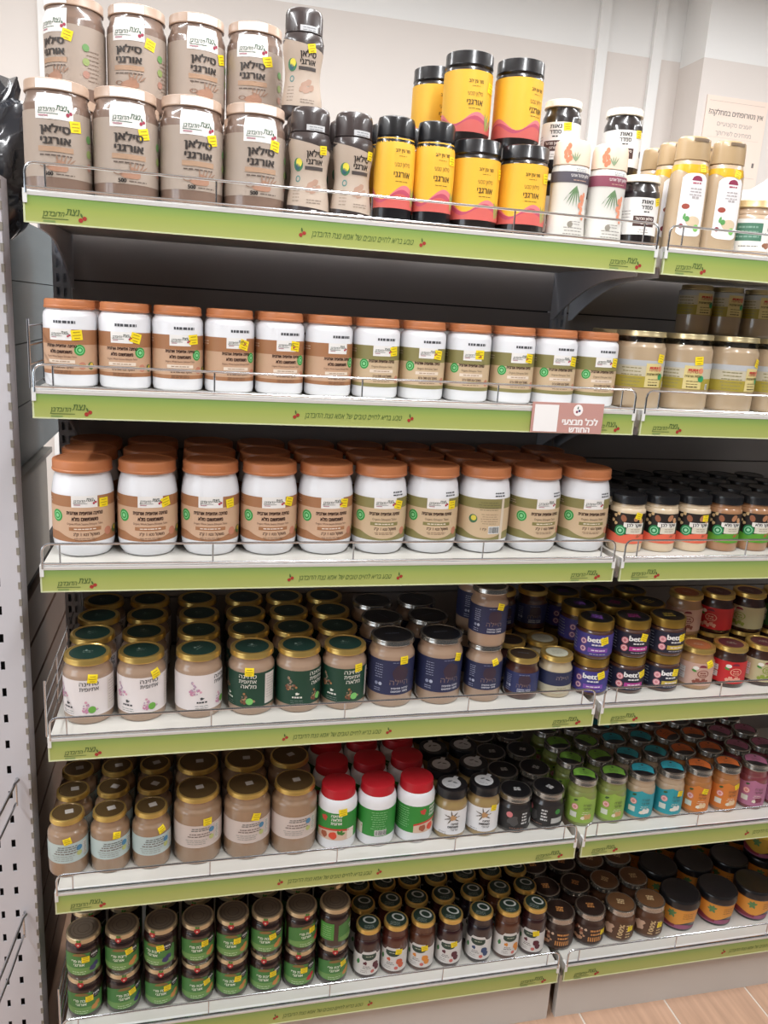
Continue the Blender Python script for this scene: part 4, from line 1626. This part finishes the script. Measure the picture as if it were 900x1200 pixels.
NG = k_navy('navy_small', 33.5, 84, GOLD, mat('dark_bronze', '#4a3b30', .35, .4), food('dark_date_spread', '#4a2a22'), t0=14, t1=56, blue='#2b3260')
row(NG, 'navy_spread_jar', 'small navy label jar with gold lid', 3, [.857], rows=4, rots=[-6], stick=[0])
NC = k_small_cream()
row(NC, 'navy_spread_jar', 'small navy jar with pale disc on lid', 3, [.928], rows=4, rots=[6], stick=[0])
row(NG, 'navy_spread_jar', 'small navy jar stacked at the back', 3, [.857, .928], depth0=.034 + .0335 + .0695 * 2, where='upper level', zbase=ZT[3] + .0845, stick=0.0)
B1, B2, B3 = k_bett('bett_purple', '#3f3a86', '#7d4aa8', '#8a5a8c'), k_bett('bett_pink', '#1f1f33', '#b03a8a', '#d07a80'), k_bett('bett_yellow', '#1f2236', '#c9b04a', '#d98a95')
row(B1, 'chocolate_spread_jar', 'blue label spread jar with dull gold lid', 3, [1.006], rows=3, levels=2, rots=[-10], stick=[1])
row(B2, 'chocolate_spread_jar', 'dark spread jar with magenta stripe', 3, [1.087], rows=3, levels=2, rots=[4], stick=[1], bay='right bay')
row(B3, 'chocolate_spread_jar', 'dark spread jar with yellow stripe', 3, [1.166], rows=3, levels=2, rots=[12], stick=[1], bay='right bay')
choc = food('choc_brown', '#3a2018')
P1 = k_spread('spread_pink', '#c9a596', '#8a4a3c', food('peanut_tan', '#a8825c'), mat('rust_disc', '#a5603a', .4))
P2 = k_spread('spread_red', '#c4262b', '#e0a08a', choc, mat('plum_disc', '#5a2a30', .4))
P3 = k_spread('spread_cream', '#bdb48c', '#8a9a3c', choc, mat('plum_disc', '#5a2a30'))
P4 = k_spread('spread_green', '#2f5a2c', '#c23b2c', choc, BLACKP)
for k, x, n in ((P1, 1.246, 'spread jar with pink beige label'), (P2, 1.324, 'chocolate spread jar with red label'), (P3, 1.402, 'spread jar with cream label'), (P4, 1.480, 'spread jar with leaf green label')):
    row(k, 'sweet_spread_jar', n, 3, [x], rots=[0], stick=[k in (P1,)], bay='right bay')
    row(k, 'sweet_spread_jar', n, 3, [x + .008], rows=1, y0row=1, levels=2, rots=None, stick=0.0, bay='right bay')

# ---- fifth shelf
TS, TL = k_plain_tahini('tahini_small', 34, 111, '#b9c8c6'), k_plain_tahini('tahini_large', 43.5, 134, '#cfc0b8')
row(TS, 'tahini_glass_jar', 'small tahini jar with pale blue label', 4, [.014, .086, .158], rows=4, rots=[-6, 4, 6], stick=[1, 1, 1], jx=.001)
row(TL, 'tahini_glass_jar', 'large tahini jar with pale pink label', 4, [.241, .332, .421], rows=3, rots=[2, 4, 4], stick=[1, 1, 0], jx=.0005)
RL = k_red_lid()
row(RL, 'tahini_jar', 'white jar with red lid and green label', 4, [.505, .583, .662], rows=3, rots=[-2, -100, 60], stick=[1, 0, 0])
WL = k_white_label()
row(WL, 'tahini_glass_jar', 'black lidded jar with white label', 4, [.735, .804], rows=4, rots=[-8, -12], stick=[0, 1], jx=.0005)
BJ = k_black_jar()
row(BJ, 'dark_spread_jar', 'small black label jar with silver rim', 4, [.874, .947], rows=4, rots=[6, -40], stick=[0, 0])
cols = [('green', '#8fb04a', '#6a9a3a', '#7f8a4a', '#c9a06a'), ('teal', '#2f9aa6', '#2f94a3', '#b09a80', '#e6e0d8'), ('orange', '#d07a35', '#c0622c', '#a8703f', '#e6c8a0'), ('plum', '#b0708f', '#a0607c', '#7a3a40', '#7a3048')]
cxs = [[1.022, 1.090], [1.158, 1.228], [1.295, 1.365], [1.436, 1.503]]
for (n, c, lc, ct, de), xx in zip(cols, cxs):
    kk = k_color('nut_' + n, c, lc, food('nut_butter_' + n, ct), de)
    row(kk, 'nut_butter_jar', 'nut butter jar with %s label' % n, 4, xx, rows=4, rots=[-4, 2], stick=[0, n != 'green'] if n != 'orange' else [1, 1], bay='right bay', jx=.001)

# ---- bottom shelf
JK = [k_jam('jam_apricot', '#c98a4a'), k_jam('jam_berry', '#3a3a6a'), k_jam('jam_strawberry', '#c2303a')]
xs6 = [.036, .104, .174, .242, .308, .374, .441, .508]
pat = [[0, 1, 0, 0, 0, 0, 2, 0], [1, 0, 1, 0, 0, 0, 2, 0]]
for l in (0, 1):
    for i, x in enumerate(xs6):
        k = JK[pat[l][i]]
        rz = {(1, 7): 75, (1, 2): -28}.get((l, i), rng.uniform(-14, 14))
        st = None if (l, i) == (1, 7) else (rng.choice([-3, 0, 4]), rng.choice([-2, 0, 3]), rng.choice([-10, 0, 10]))
        place(k, 'jam_jar', 'jar', x, .027 + .0315, ZT[5] + .0002 + l * .0882, R_(rz),
              'green label jam jar, %s stack from left, %s jar, front row, bottom shelf' % (ORD[i], ['lower', 'upper'][l]), 'stacked green label jam jars', st)
for l in (0, 1):
    for i, x in enumerate(xs6):
        place(JK[(i + l) % 3], 'jam_jar', 'jar', x, .027 + .0315 + .066, ZT[5] + .0002 + l * .0882, R_(rng.uniform(-30, 30)),
              'green label jam jar, %s stack from left, %s jar, second row, bottom shelf' % (ORD[i], ['lower', 'upper'][l]), 'stacked green label jam jars')
SL = [k_slim('slim_cherry', food('jam_cherry', '#2c0f12'), '#5a1f2c'), k_slim('slim_peach', food('jam_peach', '#4a1f14'), '#c9603f'), k_slim('slim_apricot', food('jam_apricot_c', '#4f2a18'), '#d98a35'),
      k_slim('slim_blueberry', food('jam_blue', '#1c1018'), '#35466e')]
slx = [(.579, 0), (.637, 1), (.695, 2), (.755, 0), (.822, 3), (.884, 2), (.944, 0)]
sn = ['dark cherry', 'peach', 'apricot', 'blueberry']
for r in range(5):
    for i, (x, q) in enumerate(slx):
        st = (0, 0, rng.choice([-8, 0, 8])) if (r == 0 and i in (1, 2, 3, 6)) else None
        place(SL[q], 'slim_jam_jar', 'jar', x + (rng.uniform(-.001, .001) if r else 0), .030 + .027 + r * .0565, ZT[5] + .0002, R_(rng.uniform(-18, 14) - .6 * math.degrees(math.atan2(x - .231, 1.3))),
              'slim %s jam jar with dark green lid, %s from left, %s, bottom shelf' % (sn[q], ORD[i], ROW[r]), 'slim jam jars on bottom shelf', st)
C1 = k_choco('nut_choc', '#38231b', '#c98a4e', mat('espresso_disc', '#2b1d18', .4), False)
C2 = k_choco('plain_choc', '#5a3a26', '#d6b98c', mat('cocoa_disc', '#6a4a30', .4), True)
row(C1, 'chocolate_spread_jar', 'dark chocolate nut jar with silver rim', 5, [1.0105, 1.084], rows=4, rots=[0, 8], stick=[0, 1], bay='right bay', jx=.0005)
row(C2, 'chocolate_spread_jar', 'brown chocolate jar with cocoa coloured lid', 5, [1.158, 1.231], rows=4, rots=[0, 6], stick=[1, 1], bay='right bay', jx=.0005)
TU = k_tub()
row(TU, 'spread_tub', 'orange label tub with black lid', 5, [1.315, 1.412, 1.510, 1.607], cat='tub', rows=3, rots=[0, 10, 20, 20], stick=[0, 0, 0, 0], bay='right bay')

TY = k_tub('yellow_lid_tub', '#c9a23a', mat('yellow_plastic', '#e3c52f', .35, coat=.3))
row(TY, 'spread_tub', 'yellow lidded tub stacked on black lidded ones', 5, [1.600], cat='tub', depth0=.175, where='upper level', zbase=ZT[5] + .0782, rots=[0], stick=[0], bay='right bay')

# ------------------------------------------------------------------ the neighbouring unit on the left
PANEL = mat('light_grey_panel', '#cbcad0', .5, noise=.04, nscale=14)
t = thing('end_upright', 'light grey slotted end upright of the unit at far left', 'shelving', (-.05, .10, 0))
m = MB()
zt = 1.629
xa, xb = -.21, 0.0
cols = [(-.038, -.031), (-.062, -.056)]
for a, b in ((xa, -.062), (-.056, -.038), (-.031, xb)):
    m.box(a, b, 0, .002, 0, zt, PANEL)
for a, b in cols:
    k = 0
    while k * .05 < zt:
        m.box(a, b, 0, .002, k * .05, min(k * .05 + .034, zt), PANEL)
        k += 1
m.box(-.002, 0, .002, .05, 0, zt, PANEL)
m.box(xa, 0, .05, .052, 0, zt, mat('slot_dark', '#1c1c1e', .7))
obj('slotted_plate', m.mesh('end_plate'), t)
m = MB()
for k in range(54):
    m.box(-.0035, .0012, -.0012, .0035, .02 + k * .03, .032 + k * .03, mat('worn_edge', '#8b857b', .6))
obj('edge_notches', m.mesh('end_notches'), t)

t = thing('side_cladding', 'brown slatted side cladding seen in the gap at left', 'panel', (-.062, .16, 0))
BRW = mat('brown_cladding', '#5c463a', .5, noise=.25, nscale=7, stretch=(1, .6, 5), spec=.2)
pm = MB().box(-.012, 0, 0, 1.1, .002, .083, BRW).mesh('cladding_slat')
for k in range(10):
    obj('slat', pm, t, (0, 0, .02 + k * .09))
obj('backing', MB().box(-.02, -.012, 0, 1.1, 0, .95, mat('slot_dark', '#1c1c1e')).mesh('cladding_backing'), t)
t = thing('cross_channel', 'grey metal cross channel box in the left gap', 'panel', (-.062, .155, .945))
m = MB().box(-.02, .0, 0, .30, 0, .215, mat('channel_grey', '#8a8780', .45)).box(0, .008, 0, .012, 0, .215, mat('channel_grey', '#8a8780')).box(0, .012, 0, .30, .205, .215, mat('channel_grey', '#8a8780'))
obj('channel_body', m.mesh('channel_body'), t)
obj('hole', MB().box(.0081, .0092, .002, .009, .175, .192, mat('slot_dark', '#1c1c1e')).mesh('channel_hole'), t)
t = thing('glass_side_panel', 'glass side panel with painted blue grey reflection above the cross channel at left', 'panel', (-.062, .155, 1.165))
gl = mat('painted_glass_reflection', '#56666e', .4, coat=0.0, spec=.15, noise=.3, nscale=3, stretch=(1, .5, 6))  # blue grey reflection on the glass, put into the base colour
for k in range(4):
    obj('sheet', MB().box(-.014, 0, 0, 1.1, .0008 + k * .105, .1042 + k * .105, gl).mesh('glass_sheet'), t)

obj('backing', MB().box(-.02, -.0145, 0, 1.1, 0, .42, mat('slot_dark', '#1c1c1e')).mesh('glass_backing'), t)

# black bag on the neighbouring unit
def bag_mesh():
    V, F = [], []
    nu, nv = 40, 30
    r = random.Random(11)
    ph = [r.uniform(0, 6.28) for _ in range(12)]
    for j in range(nv + 1):
        v = j / nv
        for i in range(nu):
            a = 2 * math.pi * i / nu
            rad = .074 * (math.sin(math.pi * (.05 + .86 * v)) ** .5) * (1 - .25 * v - (.35 if v > .86 else 0))
            cre = abs(math.sin(2.5 * a + 4 * v + ph[0])) * .22 + abs(math.sin(5 * a - 7 * v + ph[1])) * .14 + abs(math.sin(9 * a + 11 * v + ph[2])) * .08
            rad *= .82 + cre
            V.append((rad * math.cos(a) + .13 * max(0, v - .72) - .01, .75 * rad * math.sin(a), v * .235 + .010 * math.sin(3 * a + ph[3]) * v))
    for j in range(nv):
        for i in range(nu):
            i2 = (i + 1) % nu
            F.append((j * nu + i, j * nu + i2, (j + 1) * nu + i2, (j + 1) * nu + i))
    F.append(tuple(reversed(range(nu))))
    F.append(tuple(range(nv * nu, (nv + 1) * nu)))
    return V, F


V, F = bag_mesh()
bagm = mat('black_bag_film', '#2b2d33', .22, coat=.6)
t = thing('plastic_bag', 'crumpled black plastic bag at the left end of the top shelf', 'bag', (-.082, .222, 1.545))
obj('bag_body', to_mesh('bag_body', V, F, [0] * len(F), [bagm], True), t)
t = thing('white_packet', 'crumpled white plastic packet behind the low green label jar', 'packet', (1.30, .19, ZT[0] + .002))
obj('packet_body', to_mesh('packet_body', [(x * 1.15, y * .8, max(0, z * .66)) for x, y, z in V], F, [0] * len(F), [mat('white_film', '#dfe2e4', .25, coat=.4)], True), t)

# wire rails of the neighbouring unit, lower left corner
for z, n in ((.625, 'upper'), (.345, 'lower')):
    t = thing('wire_shelf_rail', '%s bent wire rail hooked into the grey upright at far left' % n, 'rail', (-.072, .098, z), group='wire rails at far left')
    m = MB().tube([(.0, 0, 0), (.004, -.008, .002), (.0, -.016, .0), (-.006, -.10, 0), (-.03, -.36, 0)], .0026, CHROME, 7)
    obj('top_wire', m.mesh('side_top_wire', True), t)
    m = MB().tube([(-.002, -.004, -.045), (-.008, -.10, -.045), (-.032, -.36, -.045)], .0022, CHROME, 7)
    obj('lower_wire', m.mesh('side_low_wire', True), t)
    m = MB().tube([(-.001, -.006, .0), (-.001, -.006, -.05)], .002, CHROME, 7)
    obj('wire_upright', m.mesh('side_wire_up', True), t)
print('THINGS', N_THINGS[0], len(bpy.data.objects))
